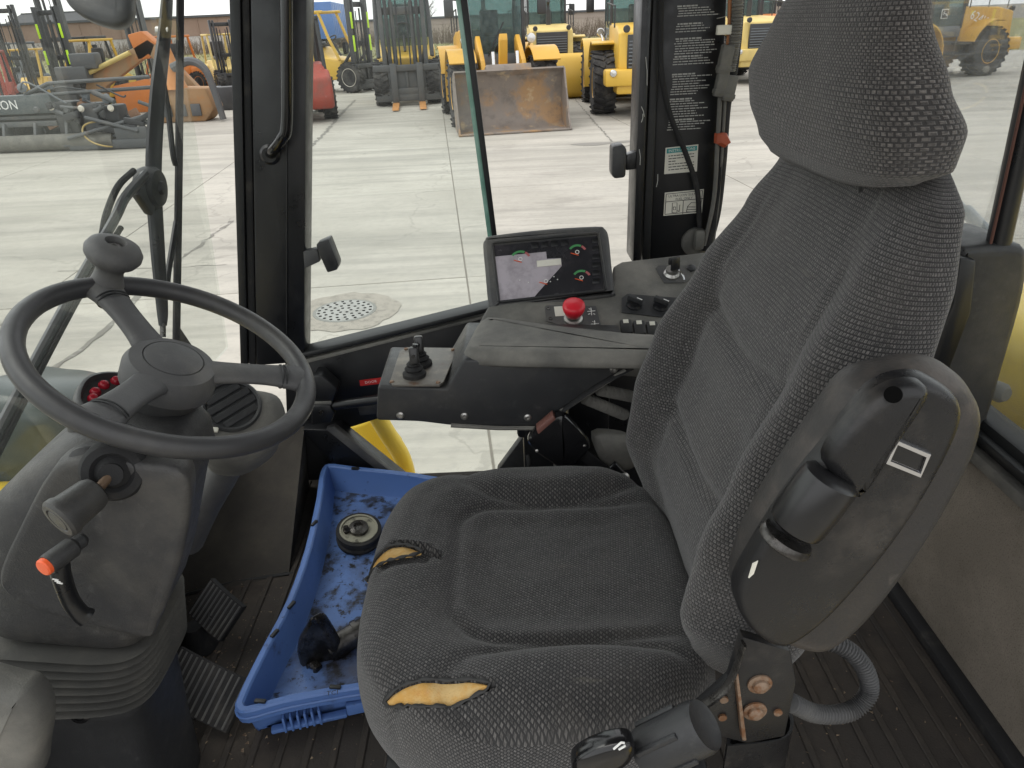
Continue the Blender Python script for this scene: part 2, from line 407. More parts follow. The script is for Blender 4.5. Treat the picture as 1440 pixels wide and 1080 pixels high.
def cushion():
    bm = bmesh.new(); uvl = bm.loops.layers.uv.new('UVMap'); N = 220
    rows = []; uvs = []
    rl = [.02 + .98*(i/78) for i in range(79)]
    for r in rl:
        row, uv = [], []
        for k in range(N):
            x, y = cush_pt(2*PI*k/N, r); row.append(V((x, y, cush_h(x, y)))); uv.append((x, y))
        rows.append(row); uvs.append(uv)
    for i in range(1, 13):
        t = i/12; row, uv = [], []
        for k in range(N):
            x, y = cush_pt(2*PI*k/N, 1); c = V((CX, CY, 0)); d = (V((x, y, 0))-c).normalized()
            zt = rows[78][k].z; bulge = .010*math.sin(PI*t) - .03*max(0, t-.7)
            row.append(V((x, y, zt*(1-t) + 1.575*t)) + d*bulge); uv.append((x+d.x*.12*t, y+d.y*.12*t))
        rows.append(row); uvs.append(uv)
    vs = [[bm.verts.new(p) for p in r] for r in rows]
    for i in range(len(rows)-1):
        for k in range(N):
            j = (k+1) % N; f = bm.faces.new((vs[i][k], vs[i+1][k], vs[i+1][j], vs[i][j]))
            for lp, u in zip(f.loops, (uvs[i][k], uvs[i+1][k], uvs[i+1][j], uvs[i][j])): lp[uvl].uv = u
    f = bm.faces.new(vs[0])
    for lp in f.loops: lp[uvl].uv = (lp.vert.co.x, lp.vert.co.y)
    bm.faces.new(vs[-1][::-1])
    m = MB(); m.bm.free(); m.bm = bm
    return m.build('cushion', K('fabric_cushion'), seat, ang=70)
cu = cushion()
for T in TEARS:
    a, b, w_ = T; d = (b-a).normalized(); o = V((-d.y, d.x, 0)); L = (b-a).length
    m = MB(); n = 26; rows = []
    for i in range(n+1):
        s = .02+.96*i/n; half = T[2]*.5*math.sin(PI*s)**.8; row = []
        for j in range(9):
            q = a + d*(L*s) + o*(half*(j/4-1)*.97); hz = cush_h(q.x, q.y, False) - .004 + .002*(1-(j/4-1)**2) + .0015*mnoise.noise(q*90)
            row.append(V((q.x, q.y, hz)))
        rows.append(row)
    m.rings(rows, close=False, cap=False); m.build('exposed_foam', K('foam'), cu, ang=80)
    m = MB(); pts = []
    for i in range(60):
        s = i/30; s2 = s if s <= 1 else 2-s; sg = 1 if s <= 1 else -1
        half = T[2]*.5*math.sin(PI*min(.999, max(.001, s2)))**.8 + .0012
        q = a + d*(L*s2) + o*(half*sg); q = q + V((mnoise.noise(q*160), mnoise.noise(q*170+V((5, 0, 0))), 0))*.0012
        pts.append(V((q.x, q.y, cush_h(q.x, q.y, False)+.0005+.0012*mnoise.noise(q*200))))
    m.tube(pts+[pts[0]], lambda t: .0022+.0009*math.sin(t*70), 6)
    m.build('frayed_edge', K('ink'), cu)

BACK = [  # z, front centre x, half width, thickness, bolster
    (1.675, .245, .185, .07, .012), (1.71, .232, .212, .10, .035), (1.79, .222, .244, .115, .054), (1.88, .236, .252, .115, .056), (1.97, .260, .252, .11, .050),
    (2.08, .298, .238, .10, .032), (2.17, .333, .214, .078, .014), (2.235, .358, .184, .055, .003), (2.262, .372, .155, .035, 0), (2.270, .380, .11, .018, 0)]
def backrest():
    rr = []; N = 150
    for i in range(86):
        z = 1.675 + (2.270-1.675)*i/85
        xf, hw, th, bo = lerp_tab(BACK, z); row = []
        for k in range(N):
            a = 2*PI*k/N + PI/2
            c, s = math.cos(a), math.sin(a)
            yy = math.copysign(abs(s)**(2/3.2), s); dx = math.copysign(abs(c)**(2/3.0), c)
            x = xf + th*.5 + dx*th*.5
            if c < 0:
                f = sst(0, .35, -c)
                x -= bo*G(abs(yy)-.80, .20)*f
                x += .006*G(abs(yy)-.54, .05)*f*sst(1.69, 1.74, z)*sst(2.16, 2.02, z)
                if abs(yy) < .56:
                    for zc in (1.86, 2.02):
                        x += .009*G(z-zc-.035*abs(yy), .010)*f
                    x -= .006*math.sin((z-1.7)*19)*f
                x += f*(.0022*mnoise.noise(V((yy*4, z*12, 2))) + .0008*mnoise.noise(V((yy*14, z*40, 2))))
            row.append(V((x, .785 + .008*sst(1.75, 1.95, z)*sst(2.25, 2.1, z) + yy*hw, z + .012*(1-yy*yy)*sst(2.15, 2.26, z))))
        rr.append(row)
    return uv_loft(rr, 'backrest', K('fabric'), seat)
backrest()
HEAD = [  # z, front x, rear x, near y, far y
    (2.244, .332, .362, .665, .865), (2.252, .318, .374, .625, .905), (2.272, .300, .392, .592, .915), (2.305, .288, .392, .584, .930), (2.340, .281, .370, .586, .918), (2.390, .280, .346, .592, .852),
    (2.440, .290, .338, .602, .800), (2.480, .301, .335, .622, .770), (2.500, .310, .329, .645, .75), (2.507, .316, .324, .68, .72)]
def headrest():
    rr = []; N = 120
    for i in range(60):
        z = 2.244 + .263*i/59; x0, x1, y0, y1 = lerp_tab(HEAD, z); row = []
        for k in range(N):
            a = 2*PI*k/N + PI/2; c, s = math.cos(a), math.sin(a)
            e = 2/(3.9-1.7*sst(2.31, 2.44, z))
            row.append(V(((x0+x1)/2 + math.copysign(abs(c)**e, c)*(x1-x0)/2 + .0015*mnoise.noise(V((s*3, z*15, 9))), (y0+y1)/2 + math.copysign(abs(s)**e, s)*(y1-y0)/2, z + .006*(s)*-1*sst(2.3, 2.244, z) + .012*(c > 0)*abs(c)*0)))
        rr.append(row)
    return uv_loft(rr, 'headrest', K('fabric_side'), seat)
headrest()
for y in (.72, .84):
    m = MB(); m.cyl((.372, y, 2.2), (.352, y, 2.30), .008, n=10); m.build('headrest_post', K('black'), seat)

# folded-up armrest on the near side
Ya = .475
def A(pts, y=Ya): return [at(px, py, y=y) for px, py in pts]
pad = smooth_closed(A([(1262, 528), (1318, 522), (1362, 538), (1388, 576), (1386, 622), (1352, 696), (1306, 772), (1252, 846), (1204, 898), (1156, 924), (1104, 914), (1062, 886), (1040, 842), (1052, 782), (1092, 706), (1150, 622), (1204, 550)]), 5)
m = MB(); m.puff(pad, (0, -1, 0), [(.016, -.046), (.005, -.040), (0, -.032), (0, -.018), (.003, -.006), (.008, .001), (.014, .003)])
arm = m.build('armrest', K('vinyl'), seat, ang=60)
ins = smooth_closed(A([(1250, 533), (1298, 528), (1338, 552), (1342, 590), (1310, 660), (1262, 738), (1204, 812), (1146, 872), (1096, 900), (1052, 876), (1032, 828), (1058, 772), (1108, 694), (1160, 626), (1208, 562)], Ya-.004), 5)
m = MB(); m.puff(ins, (0, -1, 0), [(0, -.01), (.0, .004), (.002, .009), (.005, .0115), (.009, .0125)])
shell = m.build('armrest_shell', K('shell'), arm, ang=60)
m = MB(); rg = smooth_closed(A([(1158, 640), (1206, 574), (1250, 541), (1292, 536), (1300, 556), (1264, 612), (1212, 690), (1186, 684)], Ya-.016), 5)
m.puff(rg, (0, -1, 0), [(0, -.006), (.0005, .003), (.0025, .007), (.006, .0095), (.010, .0105)])
m.build('shell_ridge', K('shell'), arm, ang=60)
m = MB(); p0, p1 = at(1172, 668, y=Ya-.022), at(1116, 742, y=Ya-.022)
a_, x_, y_ = m.frame(p0, p1)
m.lathe(p0, p1-p0, [(.0, -.001), (.018, 0), (.0215, .003), (.0225, .008), (.0230, (p1-p0).length*.5), (.0225, (p1-p0).length-.008), (.0215, (p1-p0).length-.003), (.018, (p1-p0).length), (0, (p1-p0).length+.001)], 36)
m.build('tilt_adjuster_roller', mat('roller_black', (.010, .010, .011), .3, 0, [((.05, .05, .05), 60, .6, .8, .3)]), arm)
m = MB(); q = at(1106, 757, y=Ya-.018)
m.lathe(q, p1-p0, [(.0205, -.003), (.0225, 0), (.0225, .004), (.0195, .006)], 28); m.build('adjuster_ring', K('steel_dark'), arm)
m = MB(); m.cyl(at(1256, 555, y=Ya-.010), at(1256, 555, y=Ya-.0272), .0062, n=20); m.build('shell_hole', K('void'), arm)
buck = A([(1258, 614), (1306, 634), (1290, 668), (1240, 648)], Ya-.018)
m = MB(); m.puff(buck, (0, -1, 0), [(0, -.004), (.0, .003), (.001, .005), (.0045, .005), (.005, .002)]); b_ = m.build('buckle_plate', K('chrome'), arm, ang=30)
m = MB(); m.puff(buck, (0, -1, 0), [(.0052, 0), (.0054, .0025), (.007, .0026)]); m.build('buckle_slot', K('black_gloss'), b_)
m = MB(); st = A([(1058, 792), (1066, 788), (1060, 806), (1052, 812)], Ya-.0165); m.puff(st, (0, -1, 0), [(0, 0), (.0004, .0012)]); m.build('paper_tag', K('offwhite'), arm)

# recliner bracket with rusty bolts, hose, cup, lever
Yb = .50
def Bk(pts, y=Yb): return [at(px, py, y=y) for px, py in pts]
m = MB(); m.prism(Bk([(1044, 896), (1112, 916), (1120, 960), (1104, 1036), (1050, 1046), (990, 1030), (972, 1004), (1026, 956)]), (0, .012, 0), .002)
br = m.build('recliner_bracket', K('shell'), seat)
for (px, py) in ((1068, 961), (1061, 999)):
    m = MB(); c = at(px, py, y=Yb); m.lathe(c, (0, -1, 0), [(.0125, -.002), (.0125, .002), (.010, .003), (.0085, .003), (.008, .006), (.005, .0085), (0, .009)], 22); m.build('bolt', K('rusty'), br)
for (px, py) in ((1018, 984), (1016, 1009), (1094, 1002)):
    m = MB(); c = at(px, py, y=Yb-.001); m.lathe(c, (0, -1, 0), [(.0045, -.002), (.0045, .0012), (0, .0015)], 14); m.build('rust_hole', K('rusty'), br)
m = MB(); m.prism(Bk([(1030, 936), (1040, 1030), (1046, 1030), (1034, 934)], Yb-.001), (0, -.010, 0), .001); m.build('bracket_flange', K('rusty'), br)
m = MB(); m.tube([at(950, 1012, y=.5), at(1000, 985, y=.49), at(1028, 955, y=.49), at(1046, 905, y=.495)], .006, 8, 6, flat=.35, upv=(0, 1, 0)); m.build('bracket_strap', K('steel_dark'), br)
# corrugated hose
hp = smooth_open([at(1112, 988, y=.56), at(1150, 1004, y=.57), at(1196, 1000, y=.58), at(1222, 972, y=.59), at(1212, 934, y=.60), at(1178, 906, y=.61), at(1120, 896, y=.62)], 70)
m = MB(); m.tube(hp, lambda t: .0103+.0013*math.sin(t*2*PI*62), 10); m.build('corrugated_hose', K('plastic_grey'), seat, ang=80)
# sheet metal cup under the bracket
m = MB(); cup = smooth_closed([at(px, py, z=1.60) for px, py in ((1022, 1046), (1036, 1048), (1100, 1040), (1116, 1020), (1108, 1000), (1060, 1006), (1030, 1020))], 3)
top = [V(p) for p in cup]; c0 = sum(top, V((0, 0, 0)))/len(top)
m.rings([[p+V((0, 0, -.075)) for p in top], [p for p in top], [c0+(p-c0)*.90 for p in top], [c0+(p-c0)*.88+V((0, 0, -.05)) for p in top]], cap=True)
m.build('seat_side_bracket', K('shell'), seat)
m = MB(); p0, p1 = at(908, 1058, y=.47), at(985, 1022, y=.46)
m.lathe(p0, p1-p0, [(.0, -.005), (.024, 0), (.026, .01), (.026, (p1-p0).length), (.024, (p1-p0).length+.006), (.020, (p1-p0).length+.004), (0, (p1-p0).length+.003)], 26)
for k in range(5):
    a_, x_, y_ = m.frame(p0, p1); an = k*1.25
    m.box(p0+(p1-p0)*.45+(x_*math.cos(an)+y_*math.sin(an))*.026, (.006, .006, .05), (p1-p0).to_track_quat('Z', 'Y').to_matrix(), .0015)
m.build('weight_adjuster_knob', K('plastic'), seat)
m = MB(); lv = smooth_closed([at(px, py, y=.455) for px, py in ((806, 1066), (830, 1048), (866, 1036), (888, 1038), (892, 1054), (876, 1076), (836, 1088), (808, 1086))], 4)
m.puff(lv, (0, -1, .4), [(0, -.014), (0, .004), (.003, .008), (.008, .010)]); lv_ = m.build('adjuster_lever', K('black_gloss'), seat, ang=60)
m = MB(); c = at(872, 1050, y=.4435); m.tube([c+V((-.006, 0, -.003)), c+V((.001, 0, .006)), c+V((.004, 0, .005))], .0011, 6); m.tube([c+V((-.001, 0, -.004)), c+V((.005, 0, .001))], .0011, 6); m.build('lever_symbol', K('white'), lv_)
# seat pan and suspension base
m = MB(); m.box((.02, .772, 1.565), (.40, .44, .03), bev=.008); m.build('seat_pan', K('black'), seat)
m = MB(); m.box((.04, .772, 1.54), (.34, .36, .03), bev=.006); m.box((.04, .772, 1.32), (.36, .38, .04), bev=.006)
m.build('suspension_frame', K('black'), seat)
rr = []
for i in range(17):
    z = 1.34+.185*i/16; g = .155 + (.012 if i % 2 else -.008); rr.append([V((.04+x, .772+y, z)) for x, y in rpoly(0, 0, 2*g, 2*g+.03, .04)])
m = MB(); m.rings(rr); m.build('suspension_bellows', K('rubber'), seat, ang=25)

# belt buckle on its stalk, far side
Yk = 1.045
m = MB(); bk = smooth_closed([at(px, py, y=Yk) for px, py in ((782, 582), (800, 586), (828, 618), (824, 634), (800, 656), (788, 656), (748, 628), (746, 610))], 4)
m.puff(bk, (0, -1, .2), [(.003, -.020), (0, -.014), (0, .006), (.003, .011), (.010, .012)]); bu = m.build('belt_buckle', K('black_gloss'), seat, ang=50)
m = MB(); m.prism([at(px, py, y=Yk-.013) for px, py in ((754, 604), (778, 584), (782, 590), (757, 612))], (0, .02, 0), .002); m.build('release_button', K('buckle_red'), bu)
for (px, py) in ((794, 602), (822, 626), (755, 634)):
    m = MB(); m.lathe(at(px, py, y=Yk-.011), (0, -1, .2), [(.0028, -.002), (.0028, .001), (0, .0018)], 12); m.build('screw', K('steel'), bu)
m = MB(); m.prism([at(px, py, y=1.05) for px, py in ((812, 642), (824, 632), (862, 662), (848, 680))], (0, .006, 0), .001); m.build('buckle_stalk', K('rubber'), seat)
m = MB(); m.prism([at(px, py, y=1.03) for px, py in ((838, 682), (866, 652), (884, 672), (888, 690), (862, 696))], (0, .012, 0), .002); bs = m.build('anchor_bracket', K('black'), seat)
for (px, py) in ((859, 683), (877, 672)):
    m = MB(); c = at(px, py, y=1.03); m.lathe(c, (-.3, -1, .3), [(.010, -.004), (.010, .004), (.0085, .006), (.0055, .006), (.005, .009), (0, .0095)], 18); m.build('bolt', K('steel'), bs)
m = MB(); m.tube([at(742, 640, y=1.06), at(744, 655, y=1.05), at(738, 672, y=1.05)], .004, 8, 4); m.build('switch_wire', K('rubber'), seat)
m = MB(); cap_ = smooth_closed([at(px, py, y=1.07) for px, py in ((834, 612), (868, 610), (890, 620), (892, 655), (866, 660), (846, 650))], 3)
m.puff(cap_, (0, -1, .3), [(0, -.03), (0, .004), (.004, .009), (.012, .012)]); m.build('recliner_knob', K('plastic_dusty'), seat, ang=60)
# belt webbing and coil hoses seen between console and backrest
m = MB(); m.tube([at(788, 580, y=1.055), at(820, 556, y=1.055), at(852, 536, y=1.056), at(890, 516, y=1.058)], .006, 8, 5, flat=.3, upv=(0, 1, .5)); m.build('belt_webbing', K('rubber'), seat)
for k, (q0, q1) in enumerate((((822, 560), (880, 584)), ((842, 548), (900, 560)))):
    p0, p1 = at(*q0, y=1.10), at(*q1, y=1.13); pts = [p0+(p1-p0)*(i/120) for i in range(121)]
    m = MB(); m.tube(pts, lambda t: .0095+.0018*math.sin(t*2*PI*26), 10); m.build('corrugated_hose', K('plastic_dusty'), seat, ang=80)
# ================================================================== cab shell
FZ = 1.30
cab = thing('lift_truck_cab', 'black framed operator cab of a yellow lift truck, door open', 'vehicle cab', (0, .9, 0), world=True)
m = MB(); m.box((-.02, .99, FZ-.02), (1.66, 1.30, .04)); floor = m.build('cab_floor', K('mat'), cab, smooth=False)
m = MB(); m.box((0, 0, 0), (.012, 1.27, .0035), bev=.0025, seg=1); _fr = m.build('floor_rib', K('mat'), None); me_rib = _fr.data
for i in range(34):
    o = _fr if i == 0 else bpy.data.objects.new('floor_rib', me_rib)
    if i: S.collection.objects.link(o)
    o.parent = floor; o.location = V((-.80+i*.047, .93, FZ+.0025)) - cab.location + V((0, .06, 0))
def strip(pts, y, th, name, mt, parent=None, bev=.003):
    m = MB(); m.prism([at(px, py, y=y) for px, py in pts], (0, th, 0), bev); return m.build(name, K(mt), parent or cab)
# front pillar
fp = strip([(350, -90), (432, -90), (428, 510), (360, 515)], 1.63, .07, 'front_pillar', 'black', bev=.006)
strip([(319, -90), (336, -90), (348, 515), (338, 515)], 1.64, .06, 'pillar_seal', 'seal', fp)
strip([(338, -90), (349, -90), (360, 515), (350, 515)], 1.645, .06, 'pillar_channel', 'rubber', fp)
strip([(402, -90), (404, -90), (404, 510), (402, 510)], 1.626, .02, 'pillar_fold', 'seal', fp, .0008)
m = MB(); m.tube([at(402, -80, y=1.57), at(403, 60, y=1.57), at(403, 172, y=1.57), at(396, 196, y=1.575), at(383, 212, y=1.6), at(380, 216, y=1.64)], .0125, 14, 6); gh = m.build('grab_handle', K('black_gloss'), fp)
m = MB(); m.lathe(at(380, 217, y=1.63), (0, -1, 0), [(.022, -.01), (.022, .004), (.016, .009)], 20); m.build('handle_foot', K('black'), gh)
m = MB(); lt = [at(px, py, y=1.61) for px, py in ((444, 344), (462, 336), (476, 372), (474, 380), (460, 384), (446, 352))]
m.prism(lt, (0, .04, 0), .004); la = m.build('door_catch', K('plastic'), cab)
m = MB(); m.prism([at(px, py, y=1.625) for px, py in ((426, 354), (446, 350), (450, 368), (428, 378))], (0, .025, 0), .003); m.build('catch_arm', K('plastic_grey'), la)
# rear side pillar
rp = strip([(933, -90), (1027, -90), (1003, 372), (913, 372)], 1.64, .05, 'rear_side_pillar', 'black')
strip([(905, -90), (921, -90), (902, 372), (889, 372)], 1.595, .09, 'pillar_edge', 'black', rp, .008)
strip([(922, -90), (934, -90), (914, 372), (903, 372)], 1.615, .07, 'pillar_fold', 'seal', rp)
m = MB(); m.prism([at(px, py, y=1.58) for px, py in ((861, 206), (876, 203), (882, 210), (880, 250), (864, 252), (860, 246))], (0, .045, 0), .006); la = m.build('door_catch', K('plastic'), cab)
m = MB(); m.prism([at(px, py, y=1.6) for px, py in ((880, 218), (896, 213), (895, 238), (880, 240))], (0, .03, 0), .003); m.build('catch_arm', K('black'), la)
# printed safety text on the pillar: lines of small white print
m = MB(); rr_ = random.Random(3)
def word_rows(py0, n, step, head):
    for i in range(n):
        py = py0+i*step; xl = 953-.085*py + rr_.uniform(0, 3); xr = xl + (rr_.uniform(28, 40) if (head and i == 0) else rr_.uniform(34, 60))
        x = xl; thk = 2.2 if head and i == 0 else 1.35
        while x < xr:
            w_ = rr_.uniform(2.5, 8.5); x2 = min(xr, x+w_); sl_ = -.055
            q = [(x, py+(x-xl)*sl_), (x2, py+(x2-xl)*sl_), (x2, py+(x2-xl)*sl_+thk), (x, py+(x-xl)*sl_+thk)]
            m.quad(*[at(a, b, y=1.6385) for a, b in q]); x = x2 + rr_.uniform(.7, 1.3)
for py0, n in ((-30, 8), (8, 5), (33, 4), (54, 7), (79, 4), (104, 9), (139, 8), (168, 5)):
    word_rows(py0, n, 3.55 if n > 4 else 3.8, True)
m.build('printed_safety_text', K('print'), rp, smooth=False, recalc=False)
def decal(name, pts, y, mt, parent, th=.0012):
    m = MB(); m.prism([at(px, py, y=y) for px, py in pts], (0, th, 0)); return m.build(name, K(mt), parent, smooth=False)
d1 = decal('instruction_label', [(936, 208), (982, 203), (980, 241), (934, 245)], 1.637, 'offwhite', rp)
decal('label_header', [(938, 209.5), (980.5, 205), (980, 211.5), (937.5, 216)], 1.6358, 'teal_print', d1, .001)
NY = V((0, -1, 0)); xd = at(982, 203, y=1.63)-at(936, 208, y=1.63)
text('label_title', 'INSTRUCTIONS', .0085, at(959, 210.7, y=1.6354), xd, NY, K('white'), d1)
m = MB()
for i in range(6):
    py = 219+i*3.9; x = 940; xr = 976 if i not in (2,) else 950
    while x < xr:
        x2 = min(xr, x+rr_.uniform(2, 6)); m.quad(*[at(a, b-(a-940)*.1, y=1.6362) for a, b in ((x, py), (x2, py), (x2, py+1.2), (x, py+1.2))]); x = x2+.9
m.build('label_print', K('ink'), d1, smooth=False, recalc=False)
d2 = decal('fuel_label', [(935, 271), (990, 266), (987, 299), (933, 303.5)], 1.637, 'offwhite', rp)
xd = at(990, 266, y=1.63)-at(935, 271, y=1.63)
text('fuel_text', 'ULTRA LOW SULFUR', .0075, at(962, 274.3, y=1.6355), xd, NY, K('ink'), d2, 1.02)
text('fuel_text', 'FUEL ONLY', .0075, at(962, 279.3, y=1.6355), xd, NY, K('ink'), d2, 1.02)
m = MB()
def ln(*pts, r=.0007):
    m.tube([at(px, py, y=1.6365) for px, py in pts], r, 5)
ln((936, 284), (989, 279)); ln((961, 282), (960, 301)); ln((937, 273), (988, 268)); ln((988, 268), (985, 297)); ln((985, 297), (935, 301.5)); ln((935, 301.5), (937, 273))
ln((945, 299), (945.5, 285.5), (952, 285), (952, 299), (945, 299)); ln((947, 291), (950, 291), (950, 295), (947, 295), (947, 291)); ln((953, 296), (955, 298), (956, 288))
ln((965, 298), (967, 290), (972, 285), (979, 285), (979, 298), (965, 298)); ln((967, 291), (978, 291)); ln((966, 295), (984, 294))
m.build('fuel_symbols', K('ink'), d2)
# cable and wiring harness on the pillar
m = MB(); m.tube([at(931, -60, y=1.6), at(929, 30, y=1.6), at(930, 100, y=1.6), at(942, 160, y=1.605), at(964, 215, y=1.61), at(980, 265, y=1.615), at(984, 320, y=1.62)], .006, 10, 8); cb = m.build('pillar_cable', K('rubber'), rp)
m = MB(); m.box(at(983, 337, y=1.61), (.022, .02, .045), bev=.005); m.lathe(at(978, 340, y=1.637), (0, -1, 0), [(.034, -.004), (.034, .006), (.026, .012), (0, .012)], 20); m.build('cable_socket', K('plastic_dusty'), cb)
m = MB()
har = [at(1042, -60, y=1.61), at(1036, 40, y=1.61), at(1030, 95, y=1.61), at(1020, 150, y=1.615), at(1014, 230, y=1.615), at(1006, 300, y=1.62), at(992, 352, y=1.62)]
m.tube(har, .012, 10, 8); hs_ = m.build('wiring_harness', K('rubber'), rp)
hp = smooth_open([at(1040, -60, y=1.595), at(1037, 10, y=1.595), at(1033, 60, y=1.595), at(1026, 100, y=1.6)], 40)
m = MB(); m.tube(hp, lambda t: .0115+.0014*math.sin(t*2*PI*44), 10); m.build('corrugated_sleeve', K('plastic_dusty'), hs_, ang=80)
m = MB(); m.tube([at(1027, -60, y=1.6), at(1026, 20, y=1.6), at(1024, 60, y=1.605), at(1018, 100, y=1.605)], .004, 8, 6); m.build('brown_wire', mat('copper_wire', (.35, .14, .05), .5), hs_)
m = MB(); m.tube([at(1013, 130, y=1.6), at(1009, 200, y=1.6), at(1004, 280, y=1.605), at(990, 345, y=1.61)], .005, 8, 6); m.tube([at(1020, 130, y=1.605), at(1016, 200, y=1.605), at(1012, 270, y=1.61), at(1003, 340, y=1.615)], .004, 8, 6); m.build('wire', K('plastic_dusty'), hs_)
for (px, py, l_, r_) in ((1020, 84, .055, .013), (1014, 118, .05, .012), (1026, 124, .05, .012)):
    c = at(px, py, y=1.592); m = MB(); m.box(c, (r_*1.9, r_*1.7, l_), (0, rad(8), 0), .003); m.box(c+V((-.002, 0, -l_*.3)), (r_*2.15, r_*1.9, l_*.2), (0, rad(8), 0), .002); m.build('wire_connector', K('plastic_dusty'), hs_)
m = MB(); m.box(at(1018, 42, y=1.595), (.03, .012, .018), bev=.002); m.build('tape_tag', K('offwhite'), hs_)
m = MB(); m.puff([at(px, py, y=1.59) for px, py in ((1009, 188), (1022, 187), (1028, 200), (1019, 208), (1008, 202))], (.3, -1, 0), [(0, -.012), (0, 0), (.006, .008)]); m.build('orange_wire_cap', mat('orange_rubber', (.34, .07, .03), .5), hs_, ang=25)
# scratches on the pillar edge
m = MB()
for (px, py, dx, dy) in ((908, 80, 2, 40), (902, 150, 4, 14), (904, 160, -2, 12), (925, 245, -2, 18), (1008, 26, 12, -3), (899, 210, 1, 22)):
    m.tube([at(px, py, y=1.5935 if px < 915 else (1.614 if px < 930 else 1.639)), at(px+dx*.5+1, py+dy*.5, y=1.5935 if px < 915 else (1.614 if px < 930 else 1.639)), at(px+dx, py+dy, y=1.5935 if px < 915 else (1.614 if px < 930 else 1.639))], .0008, 5)
m.build('paint_scratch', K('print'), rp)
# side window glass with its slanting bare edge, far side
m = MB(); m.prism([at(px, py, y=1.675) for px, py in ((429, -90), (627, -90), (688, 334), (700, 440), (428, 508))], (0, .004, 0)); m.build('side_window_pane', K('glass'), cab, smooth=False)
ge = strip([(630, -80), (637, -80), (692, 334), (686, 334)], 1.67, .006, 'glass_edge', 'glass_edge', cab, .0005)
strip([(637, -80), (647, -80), (699, 334), (692, 334)], 1.665, .015, 'edge_seal', 'seal', ge, .002)
# lower door panel, sill rail, rod, lower window
dp = strip([(400, 512), (428, 507), (690, 442), (905, 392), (905, 548), (535, 588), (478, 606), (440, 620), (405, 640)], 1.64, .03, 'door_panel', 'black')
strip([(400, 503), (690, 432), (690, 439), (400, 511)], 1.625, .06, 'sill_rail', 'seal', dp, .004)
strip([(400, 513), (690, 442), (690, 446), (400, 519)], 1.632, .03, 'sill_lip', 'plastic_dusty', dp, .002)
s_ = decal('door_sticker', [(505.5, 535), (540, 530.5), (540, 539), (506.5, 543)], 1.6375, 'red_sticker', dp)
text('sticker_text', 'DOOR', .0095, at(521.5, 537.2, y=1.6365), at(540, 530.5, y=1.63)-at(505.5, 535, y=1.63), NY, K('white'), s_, 1.1)
m = MB(); m.tube([at(462, 571, y=1.58), at(540, 561, y=1.58)], .013, 12); rd = m.build('door_rod', K('black'), dp)
m = MB(); m.prism([at(px, py, y=1.57) for px, py in ((440, 528), (452, 528), (474, 548), (466, 570), (440, 566))], (0, .05, 0), .004); m.prism([at(px, py, y=1.56) for px, py in ((438, 570), (464, 570), (470, 582), (466, 594), (438, 598))], (0, .05, 0), .004); rb = m.build('rod_bracket', K('black'), dp)
m = MB(); m.lathe(at(452, 580, y=1.558), (0, -1, 0), [(.006, -.004), (.006, .003), (0, .004)], 14); m.build('bolt', K('steel_dark'), rb)
m = MB(); m.prism([at(px, py, y=1.565) for px, py in ((441, 566), (466, 565), (466, 569), (441, 571))], (0, .02, 0), .001); m.build('bracket_lip', K('plastic_dusty'), rb)
strip([(502, 571), (532, 567), (532, 582), (506, 585)], 1.61, .03, 'rod_stop', 'plastic', dp)
strip([(424, 604), (476, 604), (584, 690), (500, 690)], 1.59, .05, 'door_sill', 'black', dp)
strip([(458, 604), (470, 600), (560, 672), (548, 676)], 1.58, .02, 'sill_strip', 'plastic_grey', dp, .002)
m = MB(); m.prism([at(px, py, y=1.66) for px, py in ((478, 606), (535, 585), (760, 585), (760, 705), (570, 705))], (0, .004, 0)); m.build('lower_window_pane', K('glass'), cab, smooth=False)
strip([(734, 575), (905, 520), (905, 720), (740, 720)], 1.36, .05, 'rear_door_post', 'black', cab, .006)
strip([(700, 662), (740, 608), (742, 720), (690, 720)], 1.54, .03, 'lower_bracket', 'plastic', cab, .004)
strip([(404, 590), (470, 604), (512, 650), (500, 720), (412, 720)], 1.632, .02, 'door_corner', 'black', dp)
# kick panel (carpet) between column and door
m = MB()
kq = [V((-.80, 1.25, FZ)), at(236, 842, z=FZ), at(406, 809, z=FZ), at(442, 700, y=1.56), at(428, 600, y=1.60), at(330, 575, y=1.61), V((-.80, 1.60, 1.80)), V((at(406, 809, z=FZ).x-.035, 1.60, FZ))]
bm = m.bm; vv = [bm.verts.new(p) for p in kq]
for f_ in ((0, 1, 5, 6), (1, 2, 4, 5), (2, 7, 4)): bm.faces.new([vv[k] for k in f_])
kp = m.build('kick_panel', K('carpet'), cab, smooth=False)
m = MB(); m.tube([at(240, 842, z=FZ+.002), at(330, 818, z=FZ+.002), at(412, 806, z=FZ+.002)], .004, 6); m.build('panel_seam', K('seal'), kp)
# rear wall, rail and rear window
m = MB(); m.box((.80, .99, 1.50), (.02, 1.28, .40), bev=.004); rw = m.build('rear_wall_panel', K('carpet_brown'), cab)
m = MB(); m.box((.788, .99, 1.712), (.03, 1.28, .024), bev=.006); m.build('panel_trim', K('plastic_dusty'), rw)
m = MB(); m.box((.81, .99, 1.75), (.05, 1.28, .05), bev=.008); m.box((.795, .99, 1.752), (.05, 1.28, .012), bev=.003); m.build('window_rail', K('seal'), rw)
m = MB(); m.box((.778, .93, FZ+.012), (.03, 1.14, .024), bev=.006); m.build('floor_edge_trim', K('rubber'), rw)
m = MB(); m.box((.822, .99, 2.28), (.004, 1.26, 1.02)); m.build('rear_window_pane', K('glass_rear'), cab, smooth=False)
m = MB(); m.tube([at(1402, 352, y=1.04), at(1422, 260, y=1.04), at(1446, 150, y=1.04), at(1475, 20, y=1.04)], .017, 10, 3); po = m.build('rear_post', K('black'), cab)
